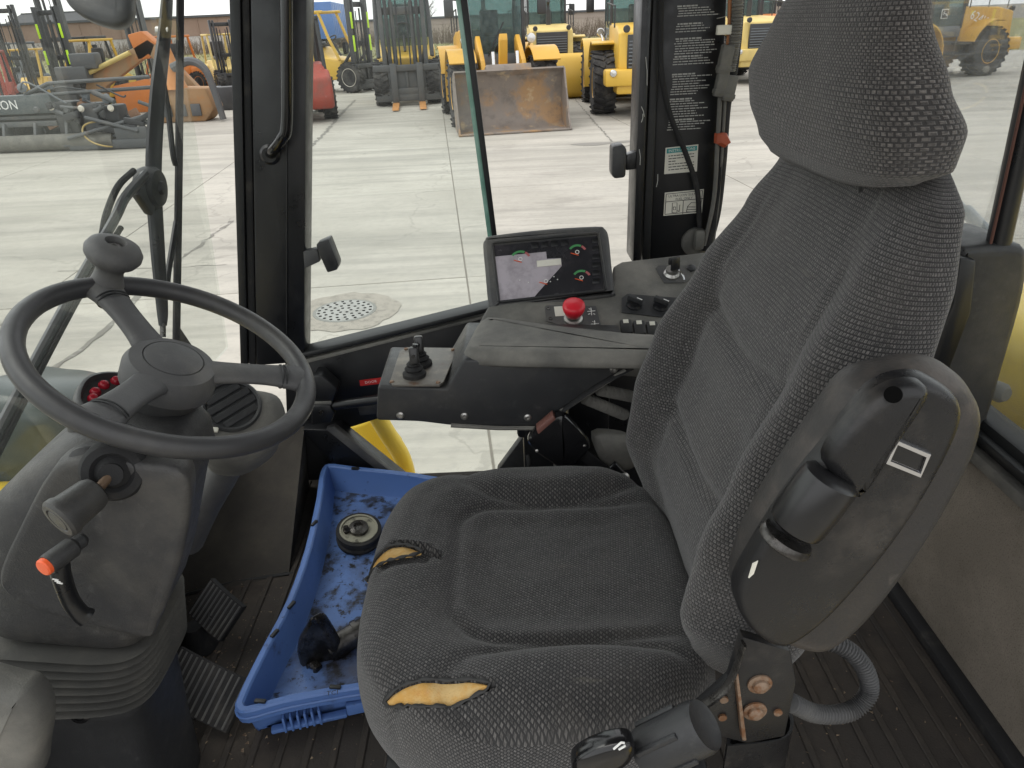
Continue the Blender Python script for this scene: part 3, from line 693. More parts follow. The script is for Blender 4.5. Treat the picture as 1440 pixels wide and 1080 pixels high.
m = MB(); m.tube([at(1391, 352, y=1.03), at(1412, 260, y=1.03), at(1436, 150, y=1.03), at(1464, 20, y=1.03)], .0022, 8, 3); m.build('rusty_edge', mat('rust_line', (.10, .04, .028), .7), po)
hs2 = [at(px, py, y=1.02) for px, py in ((1352, 352), (1372, 347), (1440, 346), (1446, 380), (1438, 430), (1412, 520), (1394, 580), (1372, 640), (1336, 640), (1296, 520), (1290, 470), (1330, 420), (1346, 380))]
m = MB(); m.puff(smooth_closed(hs2, 3), (0, -1, 0), [(.004, -.14), (0, -.13), (0, -.01), (.004, -.002), (.012, 0)]); bp_ = m.build('rear_post_housing', K('plastic'), cab, ang=50)
m = MB(); m.prism([at(px, py, y=1.005) for px, py in ((1352, 362), (1374, 366), (1366, 440), (1330, 535), (1300, 520), (1340, 430))], (0, .02, 0), .004); m.build('housing_recess', K('black'), bp_)
m = MB(); m.lathe(at(1410, 553, y=1.10), (.3, -1, .1), [(.018, -.03), (.018, .0), (.012, .008), (0, .009)], 18); m.build('hood_latch', K('plastic_dusty'), bp_)
m = MB(); m.tube([at(1318, 252, x=.86), at(1362, 300, x=.86)], .006, 10); m.tube([at(1358, 296, x=.86), at(1402, 344, x=.86)], .012, 10); m.build('gas_strut', mat('strut_paint', (.22, .25, .27), .4, .3), cab)
# windscreen, wiper, front parts
def wx(z): return -.61 - .1*(2.75-z)/1.25
WN = V((1.25, 0, -.1)).normalized()
m = MB(); m.prism([V((wx(2.80), .28, 2.80)), V((wx(2.80), 1.60, 2.80)), V((wx(1.72), 1.60, 1.72)), V((wx(1.72), .28, 1.72))], WN*.005); m.build('windscreen_pane', K('glass_dirty'), cab, smooth=False)
def wp(px, py, off=.03): return atp(px, py, V((-.61, 0, 2.75))-WN*off, WN)
wi = thing('windscreen_wiper', 'black windscreen wiper with folded parallel arms outside the front glass', 'wiper', wp(210, 262)-V((0, 0, .2)), world=True)
m = MB(); m.tube([wp(239, -70), wp(232, 40), wp(222, 130), wp(216, 240), wp(221, 340), wp(228, 430), wp(229, 458)], lambda t: .006+.010*math.sin(PI*min(1, max(0, .12+t*.80))), 10, 6, flat=.6); m.build('main_arm', K('black'), wi)
m = MB(); m.lathe(wp(229, 44, .035), -WN*-1, [(.009, -.012), (.009, .012), (0, .014)], 14); m.build('arm_pin', K('steel'), wi)
m = MB(); m.tube([wp(254, -70), wp(252, 200), wp(248, 480)], .0085, 8, 3, flat=.7); m.build('wiper_blade', K('rubber'), wi)
m = MB(); m.tube([wp(230, 118), wp(237, 160), wp(243, 215), wp(247, 232)], .006, 8, 5); m.tube([wp(248, 312), wp(242, 350), wp(237, 380), wp(235, 398)], .0065, 8, 5); m.build('blade_link', K('black'), wi)
m = MB(); m.tube([wp(229, 455), wp(229, 474)], .006, 10); m.build('washer_nozzle', K('steel_dark'), wi)
m = MB(); m.lathe(wp(212, 264, .03), WN, [(.0, -.02), (.036, -.018), (.040, -.008), (.040, .010), (.034, .018), (.014, .020), (.012, .026), (0, .027)], 28); m.box(wp(204, 276, .03), (.02, .05, .06), (rad(35), 0, 0), .008); pv = m.build('pivot_hub', K('plastic'), wi)
m = MB(); m.tube([wp(203, 247, .02), wp(176, 278, .02), wp(160, 310, .02), wp(110, 398), wp(40, 528), wp(-60, 720)], .0125, 10, 4, flat=.7); m.build('drive_arm', K('black'), wi)
m = MB(); m.tube([wp(188, 240, .04), wp(166, 262, .04), wp(150, 300, .04), wp(144, 330, .04)], .006, 8, 5); m.tube([wp(170, 320, .02), wp(118, 405, .02), wp(50, 532, .02), wp(-40, 710, .02)], .005, 8, 4); m.build('wiper_hose', K('rubber'), wi)
m = MB(); mo = smooth_closed([at(px, py, d=1.5) for px, py in ((84, -40), (90, -8), (104, 14), (132, 30), (164, 37), (183, 26), (186, 0), (180, -40), (130, -70))], 4)
m.puff(mo, (.25, -1, .25), [(.012, -.05), (0, -.03), (0, .004), (.006, .008), (.02, .006), (.03, .004)]); mi = m.build('rear_view_mirror', K('plastic'), None, ang=60)
tag(mi, 'rounded dark back of a mirror hanging above the wiper outside the windscreen', 'mirror')
m = MB(); m.tube([at(130, -62, d=1.52), at(150, -160, d=1.5), at(260, -240, d=1.45), at(330, -250, y=1.5)], .011, 8, 4); ma = m.build('mirror_arm', K('black'), mi)
m = MB(); fh = smooth_closed([at(px, py, y=1.36) for px, py in ((-90, 566), (-20, 556), (40, 566), (76, 590), (84, 622), (74, 664), (44, 694), (0, 704), (-90, 704))], 4)
m.puff(fh, (0, -1, .2), [(.06, -.4), (.02, -.3), (0, -.1), (.004, -.03), (.02, -.008), (.05, 0)]); m.build('front_cover', mat('dark_green_plastic', (.035, .05, .048), .3, 0, [((.10, .115, .11), 8, .45, .75, .5)]), cab, ang=60)
m = MB(); m.prism([at(px, py, y=1.30) for px, py in ((-90, 706), (30, 700), (26, 745), (8, 800), (-90, 860))], (0, .08, 0), .01); m.build('front_fender', K('yellow'), cab)
# yellow fender outside the lower window, rear hood, chassis, roof
m = MB(); m.puff([at(px, py, y=1.95) for px, py in ((474, 606), (506, 592), (530, 588), (556, 622), (566, 668), (560, 720), (530, 720))], (-.3, -1, .3), [(0, -.05), (0, -.006), (.006, 0), (.02, .002)]); m.tube([at(524, 575, y=1.80), at(545, 610, y=1.80), at(566, 645, y=1.80), at(576, 690, y=1.80), at(577, 740, y=1.8)], .026, 12, 4); m.build('side_fender', K('yellow'), cab, ang=60)
m = MB(); m.box((1.95, .93, 1.32), (2.0, 1.16, 1.06), bev=.06, seg=3); m.box((1.7, .93, .62), (2.4, 1.5, .7), bev=.05); m.build('engine_hood', K('yellow'), cab)
m = MB(); m.box((0, .93, .85), (1.6, 1.0, .80), bev=.02); m.box((-1.1, .93, .75), (.7, .9, .7), bev=.02); m.build('chassis', K('yellow'), cab)
tprof = [(.28, -.16), (.46, -.17), (.54, -.13), (.55, 0), (.54, .13), (.46, .17), (.28, .16)]
for (x, y) in ((-1.15, .15), (-1.15, 1.66), (2.3, .2), (2.3, 1.65)):
    m = MB(); m.lathe((x, y, .55), (0, 1, 0), tprof, 32); m.build('tyre', K('rubber'), cab)
m = MB(); m.box((.07, 1.0, 2.86), (1.62, 1.48, .07), bev=.02); m.build('cab_roof', K('plastic_grey'), cab)
for (x, y) in ((-.70, .30), (.79, .32)):
    m = MB(); m.box((x, y-.02, 2.07), (.06, .06, 1.52), bev=.012); m.build('near_post', K('black'), cab)
m = MB(); m.box((.79, 1.66, 2.07), (.05, .05, 1.52), bev=.01); m.build('rear_corner_post', K('black'), cab)
m = MB(); m.box((-.83, .93, 1.42), (.03, 1.12, .26), bev=.008); m.box((-.76, .93, 1.56), (.14, 1.12, .03), bev=.008); m.build('front_cowl', K('plastic'), cab)

# ================================================================== steering column
col = thing('steering_column', 'dusty black steering column with three-spoke wheel, spinner knob, levers and rubber bellows', 'steering column', (-.58, .77, FZ), world=True)
WC = V((-.4185, .81, 2.043)); WNn = V((.531, -.049, 1)).normalized(); WR = .1655
def wpl(px, py, off=0): return atp(px, py, WC+WNn*off, WNn)
m = MB(); m.torus(WC, WNn, WR, .0128, 96, 16); sw = m.build('steering_wheel', K('rim'), col, ang=80)
hub = WC - WNn*.022
for k, (px, py) in enumerate(((146, 408), (420, 532), (128, 598))):
    e = wpl(px, py); dr = (e-hub); e = WC + (e-WC).normalized()*WR
    m = MB(); m.tube([hub + (e-hub)*.10, hub+(e-hub)*.35+WNn*.004, hub+(e-hub)*.7+WNn*.004, e-(e-hub).normalized()*.004], lambda t: .0150 - .0062*math.sin(PI*min(1, t*.9+.02))**.8, 14, 6, flat=2.2, upv=WNn)
    sp = m.build('wheel_spoke', K('plastic_grey'), sw, ang=80)
    for q in (.80, .83):
        c = hub+(e-hub)*q+WNn*.003; tt = (e-hub).normalized(); sd_ = WNn.cross(tt).normalized()
        m = MB(); pts = [c + WNn*math.cos(a)*.0122 + sd_*math.sin(a)*.0208 for a in [2*PI*i/24 for i in range(25)]]; m.tube(pts, .0012, 5); m.build('spoke_groove', K('seal'), sp)
m = MB(); m.lathe(hub, WNn, [(.034, -.075), (.036, -.05), (.046, -.030), (.056, -.014), (.056, .006), (.050, .018), (.036, .023), (.0355, .0215), (.0345, .0215), (.034, .0235), (.025, .0268), (.012, .028), (0, .0282)], 44); m.build('wheel_hub', K('plastic_grey'), sw, ang=30)
kb = wpl(150, 404)
kb = WC + (kb-WC).normalized()*(WR-.002)
m = MB(); m.lathe(kb, WNn, [(.012, -.004), (.021, .006), (.018, .016), (.0165, .026), (.020, .034), (.029, .040), (.034, .048), (.0345, .055), (.030, .063), (.022, .0675), (.013, .069), (.0115, .0665), (.0105, .0600), (.0, .0595)], 32); kn = m.build('spinner_knob', K('plastic_grey'), sw, ang=45)
m = MB(); m.lathe(kb+WNn*.0595, WNn, [(.008, -.001), (.008, .003), (.005, .005), (0, .0055)], 16); m.build('knob_cap', K('steel_dark'), kn)
# cowl
def rring(xc, hx, yc, hy, z, e=5.5, n=56, tilt=0):
    r = []
    for k in range(n):
        a = 2*PI*k/n; c, s = math.cos(a), math.sin(a)
        x = math.copysign(abs(c)**(2/e), c)*hx; y = math.copysign(abs(s)**(2/e), s)*hy
        r.append(V((xc+x, yc+y, z+tilt*x)))
    return r
m = MB()
CW = [(1.985, -.452, .028, .785, .036), (1.980, -.455, .050, .78, .052), (1.965, -.462, .074, .768, .070), (1.94, -.472, .092, .758, .080), (1.905, -.490, .104, .752, .086), (1.86, -.505, .108, .748, .088), (1.80, -.525, .106, .745, .086), (1.75, -.543, .101, .742, .083), (1.722, -.553, .094, .740, .078), (1.712, -.556, .082, .740, .070)]
m.rings([rring(x-.030*min(1, (1.985-z)/.10), hx, y, hy, z, tilt=-.18) for z, x, hx, y, hy in CW]); cw = m.build('column_cowl', K('column'), col, ang=70)
# raised front shield with rim, facing the seat
sh = smooth_closed([at(px, py, y=.660) for px, py in ((118, 640), (196, 646), (262, 660), (268, 720), (252, 800), (226, 868), (206, 892), (120, 872), (60, 856), (12, 830), (4, 800), (30, 740), (74, 660))], 4)
m = MB(); m.puff(sh, (.25, -1, .1), [(.006, -.05), (0, -.03), (0, .004), (.003, .008), (.010, .009)]); m.build('cowl_shield', K('column'), cw, ang=45)
m = MB(); rr = []
nf = 7
for i in range(nf*2+1):
    z = 1.712 - .105*i/(nf*2); g = .004 if i % 2 == 0 else -.016
    rr.append(rring(-.604-.0012*i, .116+g, .738, .090+g, z-.002*i*0, 4.5, tilt=-.16*(1-i/(nf*2))))
m.rings(rr); m.build('bellows', K('rubber'), col, ang=25).data.materials[0] = mat('dusty_rubber', (.055, .054, .051), .8, 0, [((.15, .14, .12), 6, .4, .75, .6)], .2, 300, .3)
m = MB(); m.rings([rring(-.624, .096, .742, .080, 1.604, 5), rring(-.624, .105, .742, .088, 1.600, 5), rring(-.625, .105, .742, .088, 1.585, 5), rring(-.629, .099, .742, .084, 1.572, 5), rring(-.645, .099, .742, .086, 1.42, 5), rring(-.66, .104, .742, .090, FZ+.001, 5)]); pb = m.build('column_pedestal', K('plastic'), col, ang=50)
m = MB(); m.lathe(at(113, 1006, y=.655), (.1, -1, .15), [(.012, -.004), (.012, .002), (.006, .004), (.005, .002), (0, .002)], 18); m.build('socket_screw', K('black_gloss'), pb)
m = MB(); po_ = smooth_closed([at(px, py, y=.52) for px, py in ((-70, 975), (14, 972), (42, 984), (56, 1016), (52, 1064), (34, 1120), (-70, 1150))], 4); m.puff(po_, (.2, -1, .3), [(.02, -.06), (0, -.04), (0, -.01), (.004, -.001), (.010, .003), (.016, .004)]); ko = m.build('tilt_pedal_cover', K('plastic_dusty'), col, ang=60)
# gear lever and tilt lever
m = MB(); c = at(160, 662, y=.652); ax = V((.35, -1, .3)).normalized(); m.lathe(c, ax, [(.034, -.02), (.034, .0), (.030, .008), (.022, .010), (.018, .006), (.012, .012), (.012, .016)], 28); gl = m.build('gear_lever', K('rubber'), col, ang=30)
p0 = c+ax*.008; p1 = at(136, 690, y=.622); m = MB(); m.cyl(p0, p1, .0052, n=12); m.build('lever_shaft', mat('brown_shaft', (.13, .085, .055), .5, .4), gl)
p2 = at(84, 730, y=.585); L = (p2-p1).length; m = MB(); m.lathe(p1, p2-p1, [(.008, -.004), (.016, .0), (.0185, .006), (.0205, L-.010), (.0225, L-.006), (.0225, L), (.0195, L+.003), (.0145, L+.003), (.0135, L+.0015), (.012, L+.003), (0, L+.0035)], 30); m.build('lever_grip', K('plastic'), gl, ang=30)
p3, p4 = at(106, 766, y=.62), at(66, 795, y=.588); L = (p4-p3).length
m = MB(); m.lathe(p3, p4-p3, [(.006, -.012), (.0085, -.008), (.0085, 0), (.0115, .004), (.0118, L-.004), (.0112, L), (.0105, L)], 22); tl = m.build('tilt_lever', K('plastic'), col, ang=30)
m = MB(); m.lathe(p4, p4-p3, [(.0098, -.002), (.0098, .004), (.0085, .0055), (0, .006)], 22); m.build('red_button', K('orange'), tl, ang=30)
m = MB(); m.tube([at(82, 784, y=.603), at(86, 808, y=.602), at(98, 842, y=.608), at(112, 862, y=.612), at(122, 868, y=.615)], lambda t: .0115-.002*math.sin(PI*t), 14, 5, flat=.7); m.build('tilt_handle', K('black'), tl)
m = MB()
for i in range(3): m.box(at(78+i*3, 815+i*2.5, y=.588), (.006, .001, .0012), (0, rad(20), 0))
m.build('handle_mark', K('white'), tl)
m = MB(); m.lathe(at(118, 648, y=.664), (.2, -1, .4), [(.016, -.004), (.015, .003), (.009, .006), (.005, .006), (.0045, .003), (0, .003)], 22); m.build('cowl_screw', K('plastic'), cw)
m = MB(); m.prism([at(px, py, y=.668) for px, py in ((146, 630), (204, 642), (196, 658), (140, 646))], (0, .01, 0), .002); m.build('key_plate', K('steel'), cw)
# warning light pod
m = MB(); pd = smooth_closed([wpl(px, py, -.06) for px, py in ((104, 560), (114, 532), (142, 521), (176, 524), (184, 545), (160, 566), (124, 578))], 4); m.puff(pd, WNn, [(.008, -.07), (.0, -.05), (0, -.008), (.003, 0), (.007, .001), (.010, -.005)]); pdo = m.build('warning_light_pod', K('plastic'), col, ang=60)
for (px, py) in ((134, 552), (146, 542), (163, 536), (131, 561)):
    m = MB(); m.lathe(wpl(px, py, -.064), WNn, [(.0065, -.003), (.0065, .002), (.0045, .005), (0, .0062)], 16); m.build('warning_lamp', mat('red_lens', (.33, .012, .025), .25), pdo)
# air vent pod behind the wheel
VN = V((.35, -.55, .75)).normalized(); vp0 = at(330, 590, y=1.02)
m = MB(); vo = smooth_closed([atp(px, py, vp0, VN) for px, py in ((280, 612), (286, 570), (314, 548), (352, 542), (392, 551), (404, 580), (392, 614), (344, 644), (296, 640))], 4)
m.puff(vo, VN, [(.02, -.14), (.006, -.10), (0, -.03), (.004, -.010), (.016, .0), (.03, .004)]); vpod = m.build('vent_pod', K('plastic_dusty'), col, ang=60)
c = atp(326, 572, vp0, VN); m = MB(); m.lathe(c, VN, [(.047, -.005), (.047, .006), (.044, .009), (.040, .008), (.039, .005), (.0, .006)], 36); vt = m.build('air_vent', K('plastic'), vpod, ang=30)
a_ = VN.orthogonal().normalized(); b2 = VN.cross(a_)
for i in range(4):
    o_ = -.024+.016*i; hw = math.sqrt(.038**2-o_**2); m = MB(); m.box(c+b2*o_+VN*.008, (hw*2, .011, .003), Matrix((a_, b2, VN)).transposed() @ Matrix.Rotation(.25, 3, 'X'), .001); m.build('vent_slat', K('plastic'), vt)
m = MB(); m.prism([atp(px, py, vp0+VN*.004, VN) for px, py in ((279, 600), (308, 602), (306, 609), (279, 608))], VN*.004, .001); m.build('paper_label', K('offwhite'), vpod)
m = MB(); dk = [at(px, py, y=1.03) for px, py in ((270, 630), (352, 640), (318, 694), (262, 752), (254, 690))]; m.tube([at(334, 616, y=1.09), at(312, 662, y=1.08), at(284, 712, y=1.07), at(262, 760, y=1.06)], .045, 16, 4, flat=.7, upv=(0, 1, 0)); m.build('vent_duct', K('plastic_grey'), vpod, ang=60)

# ================================================================== pedals
pe = thing('brake_pedal', 'small square brake pedal with fine ribs near the blue tray', 'pedal', at(300, 880, z=FZ), world=True)
def pedal(root, c, ux, uy, hx, hy, nrib, bend, th=.014):
    n = ux.cross(uy).normalized(); m = MB(); rows = []
    N = 12
    for i in range(N+1):
        s = -1+2*i/N; rows.append([c + ux*hx*s + uy*hy*q - n*(bend*s*s) for q in (-1, 1)])
    top = rows; bm = m.bm
    tv = [[bm.verts.new(p) for p in r] for r in rows]; bv = [[bm.verts.new(p-n*th) for p in r] for r in rows]
    for i in range(N):
        bm.faces.new((tv[i][0], tv[i+1][0], tv[i+1][1], tv[i][1])); bm.faces.new((bv[i][0], bv[i][1], bv[i+1][1], bv[i+1][0]))
        bm.faces.new((tv[i][0], bv[i][0], bv[i+1][0], tv[i+1][0])); bm.faces.new((tv[i][1], tv[i+1][1], bv[i+1][1], bv[i][1]))
    bm.faces.new((tv[0][0], tv[0][1], bv[0][1], bv[0][0])); bm.faces.new((tv[N][0], bv[N][0], bv[N][1], tv[N][1]))
    pd_ = m.build('pedal_pad', K('rubber'), root)
    for i in range(nrib):
        s = -.9+1.8*i/(nrib-1); p = c + ux*hx*s - n*(bend*s*s); m = MB()
        m.tube([p-uy*hy*.95, p+uy*hy*.95], .0022 if nrib > 8 else .003, 6); m.build('pedal_rib', K('plastic_grey'), pd_)
q = lambda px, py, z: at(px, py, z=z)
c = q(301, 858, 1.40); ux = (q(320, 880, 1.385)-q(278, 842, 1.415)); uy = (q(334, 862, 1.40)-q(284, 876, 1.375))
ux.normalize(); uy = (uy-ux*uy.dot(ux)).normalized(); pedal(pe, c, ux, uy, .046, .040, 9, .003)
m = MB(); m.tube([c-V((0, 0, .01)), c+V((-.03, .02, -.05)), V((c.x-.05, c.y+.05, FZ))], .012, 8); m.build('pedal_stem', K('black'), pe)
pe2 = thing('accelerator_pedal', 'long curved accelerator pedal with raised ribs beside the column pedestal', 'pedal', at(280, 990, z=FZ), world=True)
c = q(280, 968, 1.37); ux = (q(322, 985, 1.36)-q(236, 942, 1.385)).normalized(); uy = (q(312, 942, 1.385)-q(250, 992, 1.345)); uy = (uy-ux*uy.dot(ux)).normalized(); pedal(pe2, c, ux, uy, .078, .045, 12, .012, .012)
m = MB(); m.tube([q(262, 1016, 1.33), q(255, 1050, 1.32), q(246, 1110, 1.31)], .014, 10, 3); m.build('pedal_link', K('plastic'), pe2)
m = MB(); m.lathe(q(252, 1008, FZ+.002), (0, 0, 1), [(.03, 0), (.03, .008), (.022, .02), (.012, .045), (0, .046)], 18); m.build('pedal_boot', K('rubber'), pe2)
m = MB(); m.lathe(q(280, 906, FZ+.002), (0, 0, 1), [(.042, 0), (.040, .006), (.026, .022), (.018, .05), (0, .052)], 20); m.build('stem_boot', K('rubber'), pe)

# loose dirt trodden into the mat
rd_ = random.Random(21); m = MB()
for i in range(900):
    if rd_.random() < .6: p = at(rd_.gauss(300, 60), rd_.gauss(900, 70), z=FZ+.006)
    else: p = at(rd_.uniform(200, 1400), rd_.uniform(820, 1078), z=FZ+.006)
    if not (-.75 < p.x < .76 and .4 < p.y < 1.5): continue
    r_ = rd_.uniform(.0007, .0026); vs = [m.bm.verts.new(p+V((rd_.gauss(0, 1), rd_.gauss(0, 1), abs(rd_.gauss(0, .6))))*r_) for k in range(4)]
    for f_ in ((0, 1, 2), (0, 2, 3), (0, 3, 1), (1, 3, 2)): m.bm.faces.new([vs[k] for k in f_])
m.build('floor_crumbs', mat('crumbs', (.20, .15, .10), .95, 0, [((.08, .05, .035), 90, .45, .6, .9)]), floor, smooth=False, kind='stuff')
# ================================================================== blue tray and what lies in it
tray = thing('blue_tray', 'grimy blue plastic tray on the cab floor beside the seat', 'tray', at(480, 880, z=FZ+.006), world=True)
ZR = 1.388
ol = [at(px, py, z=ZR) for px, py in ((462, 650), (500, 654), (560, 660), (600, 666), (634, 680), (622, 760), (590, 860), (560, 952), (530, 962), (480, 970), (400, 985), (344, 1000), (330, 992), (334, 975), (362, 918), (402, 842), (428, 770), (444, 700), (450, 662))]
ol = smooth_closed(ol, 3); base = [V((p.x, p.y, FZ+.006)) for p in ol]
m = MB(); m.puff(base, (0, 0, 1), [(.026, 0), (.022, .010), (.016, .045), (.003, .048), (0, .052), (0, .076), (.003, .079), (.012, .079), (.015, .076), (.016, .070), (.024, .018), (.030, .010), (.040, .008)])
tb = m.build('tray_shell', K('blue'), tray, ang=35)
_c = sum(base, V((0, 0, 0)))/len(base); m = MB(); _t = MB(); _t.puff(base, (0, 0, 1), [(.027, .0125), (.030, .0125)]); _t.bm.verts.ensure_lookup_table()
_r = [v.co.copy() for v in list(_t.bm.verts)[:len(base)]]; _t.bm.free()
from mathutils.geometry import tessellate_polygon
_vs = [m.bm.verts.new(V((p.x, p.y, FZ+.0185))) for p in _r]
for _f in tessellate_polygon([[V((p.x, p.y, 0)) for p in _r]]):
    try: m.bm.faces.new([_vs[k] for k in _f])
    except ValueError: pass
m.build('tray_floor', K('blue_floor'), tray, smooth=False)
m = MB(); _b = [p+V((0, 0, .064)) for p in base]; m.tube(_b+[_b[0]], .003, 6); m.build('rim_bead', K('blue'), tray)
def olp(px, py): return at(px, py, z=ZR)
fa, fb = olp(344, 1000), olp(490, 968); fd = (fb-fa).normalized(); fn = V((fd.y, -fd.x, 0)); fz = math.atan2(fd.y, fd.x)
for i in range(6):
    p = fa + fd*(.055+.012*i) - fn*.006; m = MB(); m.box((p.x, p.y, FZ+.034), (.004, .016, .036), (0, 0, fz), .001); m.build('tray_rib', K('blue'), tray)
for (px, py) in ((364, 990), (470, 970), (500, 656), (437, 735), (404, 850), (380, 890)):
    p = olp(px, py); m = MB(); m.box((p.x+(.008 if py < 950 and py > 680 else 0), p.y+(.007 if py > 950 else (-.006 if py < 680 else 0)), ZR-.002), (.020, .007, .006), (0, 0, rad(-8) if py > 950 or py < 680 else rad(68)), .001); m.build('rim_slot', K('seal'), tray)
p = fa + fd*.095 - fn*.008; m = MB(); m.box((p.x, p.y, FZ+.020), (.13, .014, .010), (0, 0, fz), .003); m.box((p.x+fd.x*.09, p.y+fd.y*.09, FZ+.030), (.05, .012, .026), (0, 0, fz), .003); m.build('tray_foot', K('blue'), tray)
text('tray_mark', 'TCI', .013, olp(468, 976)+V((0, -.001, .004)), (1, .12, 0), (0, 0, 1), K('seal'), tray)
# loose pulley and loose bracket
TZ = FZ+.016
pu = thing('loose_pulley', 'round greasy metal pulley lying in the blue tray', 'machine part', at(506, 765, z=TZ), world=True)
c = at(506, 762, z=TZ); tn = V((.12, -.16, 1)).normalized(); c = c+V((0, 0, .007))
m = MB(); m.lathe(c, tn, [(.045, 0), (.052, .004), (.053, .012), (.049, .016), (.049, .024), (.053, .028), (.052, .036), (.046, .038), (.041, .037), (.039, .026), (.0, .026)], 40); m.build('pulley_rim', K('rubber'), pu, ang=35)
m = MB(); m.lathe(c, tn, [(.0445, .036), (.044, .0395), (.040, .0395), (.0385, .030), (.025, .027), (.023, .0275)], 40); m.build('pulley_face', mat('worn_zinc', (.30, .29, .23), .45, .5, [((.03, .028, .024), 40, .5, .65, .8)]), pu, ang=30)
m = MB(); m.lathe(c, tn, [(.024, .026), (.022, .044), (.012, .046), (.010, .040), (0, .040)], 24); m.build('pulley_hub', K('steel_dark'), pu)
m = MB(); a_ = tn.orthogonal().normalized(); m.box(c+V((-.016, -.012, .040)), (.028, .014, .010), (0, 0, rad(30)), .003); m.cyl(c+V((-.022, -.016, .036)), c+V((-.022, -.016, .052)), .006, n=12); m.build('pulley_key', K('steel_dark'), pu)
bk2 = thing('loose_shaft_bracket', 'oily black bracket with a round shaft lying in the blue tray', 'machine part', at(455, 962, z=TZ), world=True)
bp = [at(px, py, y=.985) for px, py in ((430, 880), (438, 868), (448, 872), (468, 906), (480, 940), (478, 962), (464, 970), (444, 966), (430, 948), (420, 920), (420, 898))]
m = MB(); m.puff(smooth_closed(bp, 3), (-.55, -.8, .25), [(.004, -.022), (0, -.016), (0, 0), (.005, .005), (.012, .006)]); bb = m.build('clamp_plate', K('steel_dark'), bk2, ang=50)
m = MB(); m.lathe(at(444, 940, y=.972), (-.55, -.8, .25), [(.017, -.004), (.017, .010), (.012, .013), (.009, .013), (.008, .008), (0, .008)], 6); m.build('clamp_nut', K('steel_dark'), bb, ang=20)
m = MB(); m.cyl(at(462, 915, y=1.0), at(520, 880, y=1.045), .024, n=22); m.lathe(at(498, 893, y=1.03), at(520, 880, y=1.045)-at(462, 915, y=1.0), [(.024, 0), (.027, .002), (.027, .012), (.024, .014)], 22); m.build('round_shaft', K('steel_dark'), bk2)

# ================================================================== side console, joystick, display
con = thing('control_console', 'black side console with joystick, instrument display, red stop button and switches', 'control console', (.05, 1.25, 1.3), world=True)
Yc = 1.06
fo = [(531, 543), (628, 546), (652, 505), (893, 509), (879, 519), (780, 583), (754, 601), (700, 601), (631, 599), (590, 594), (529, 592)]
m = MB(); m.prism([at(px, py, y=Yc) for px, py in fo], (0, .165, 0), .006, 3); cb_ = m.build('console_body', K('plastic'), con, ang=50)
zt = at(760, 506, y=Yc).z
x0, x1 = at(654, 505, y=Yc).x, at(935, 509, y=Yc).x
lid = smooth_closed([at(px, py, z=zt) for px, py in ((655, 506), (700, 511), (800, 513), (893, 514), (940, 512), (940, 484), (880, 478), (780, 467), (700, 456), (676, 460), (661, 484))], 3)
m = MB(); m.puff(lid, (0, 0, 1), [(.004, -.008), (0, -.004), (0, .006), (.003, .012), (.010, .017), (.026, .019)]); m.build('armrest_lid', K('plastic_dusty'), con, ang=60)
m = MB(); m.tube([at(634, 598, y=Yc-.002), at(700, 602, y=Yc-.002), at(754, 602, y=Yc-.002), at(782, 583, y=Yc-.002), at(880, 520, y=Yc-.002)], .004, 8); m.build('console_edge_trim', K('plastic_dusty'), cb_)
for (px, py) in ((563, 584), (653, 585), (742, 587), (863, 519)):
    m = MB(); m.lathe(at(px, py, y=Yc), (0, -1, 0), [(.0068, -.001), (.0066, .002), (.0042, .0035), (.0025, .0035), (.002, .0015), (0, .0015)], 18); m.build('screw', K('steel'), cb_, ang=25)
zj = at(580, 543, y=Yc).z
def jt(px, py, dz=0): return at(px, py, z=zj+dz)
pl = [jt(px, py, .003) for px, py in ((548, 537), (562, 494), (572, 488), (636, 489), (642, 494), (624, 536), (618, 541), (552, 541))]
m = MB(); m.prism(pl, (0, 0, -.004), .0006); jp = m.build('joystick_plate', mat('worn_plate', (.16, .15, .135), .5, .5, [((.30, .27, .22), 30, .45, .7, .6), ((.12, .06, .03), 18, .58, .72, .8)], .1, 200), con)
for (px, py) in ((551, 537), (571, 491), (637, 492), (616, 538)):
    m = MB(); m.lathe(jt(px, py, .003), (0, 0, 1), [(.004, -.001), (.0035, .002), (0, .0025)], 12); m.build('screw', K('rusty'), jp)
for k, (px, py, tx) in enumerate(((583, 528, 584), (592, 513, 589))):
    b0 = jt(px, py, .003); m = MB(); m.lathe(b0, (0, 0, 1), [(.020, 0), (.020, .006), (.014, .010), (.016, .014), (.011, .019), (.012, .022), (.006, .028), (0, .029)], 20)
    bo_ = m.build('lever_boot', K('rubber'), jp, ang=25)
    ls = at(tx, py-44 if k == 0 else py-36, y=b0.y+.005)
    m = MB(); m.cyl(b0+V((0, 0, .02)), ls, .005, n=10); m.build('lever_stem', K('black'), bo_)
    tp = at(tx-2 if k == 0 else tx, 500 if k == 0 else 484, y=b0.y); m = MB(); m.box(tp, (.016, .018, .030), (rad(-15), 0, rad(8)), .004); m.lathe(tp+V((0, -.009, .002)), (0, -1, 0), [(.0035, -.001), (.0035, .001), (0, .001)], 10); m.build('lever_head', mat('lever_black', (.02, .02, .02), .3) if k == 0 else bpy.data.materials['lever_black'], bo_)
m = MB(); m.tube([at(651, 500, y=Yc+.13), at(641, 520, y=Yc+.10), at(631, 542, y=Yc+.02)], .004, 6); m.build('console_gasket', K('seal'), cb_)
m = MB(); m.box((.14, 1.18, 1.70), (.08, .06, .30), bev=.01); m.box((.14, 1.20, 1.44), (.12, .14, .28), bev=.01); m.build('console_stand', K('black'), con)
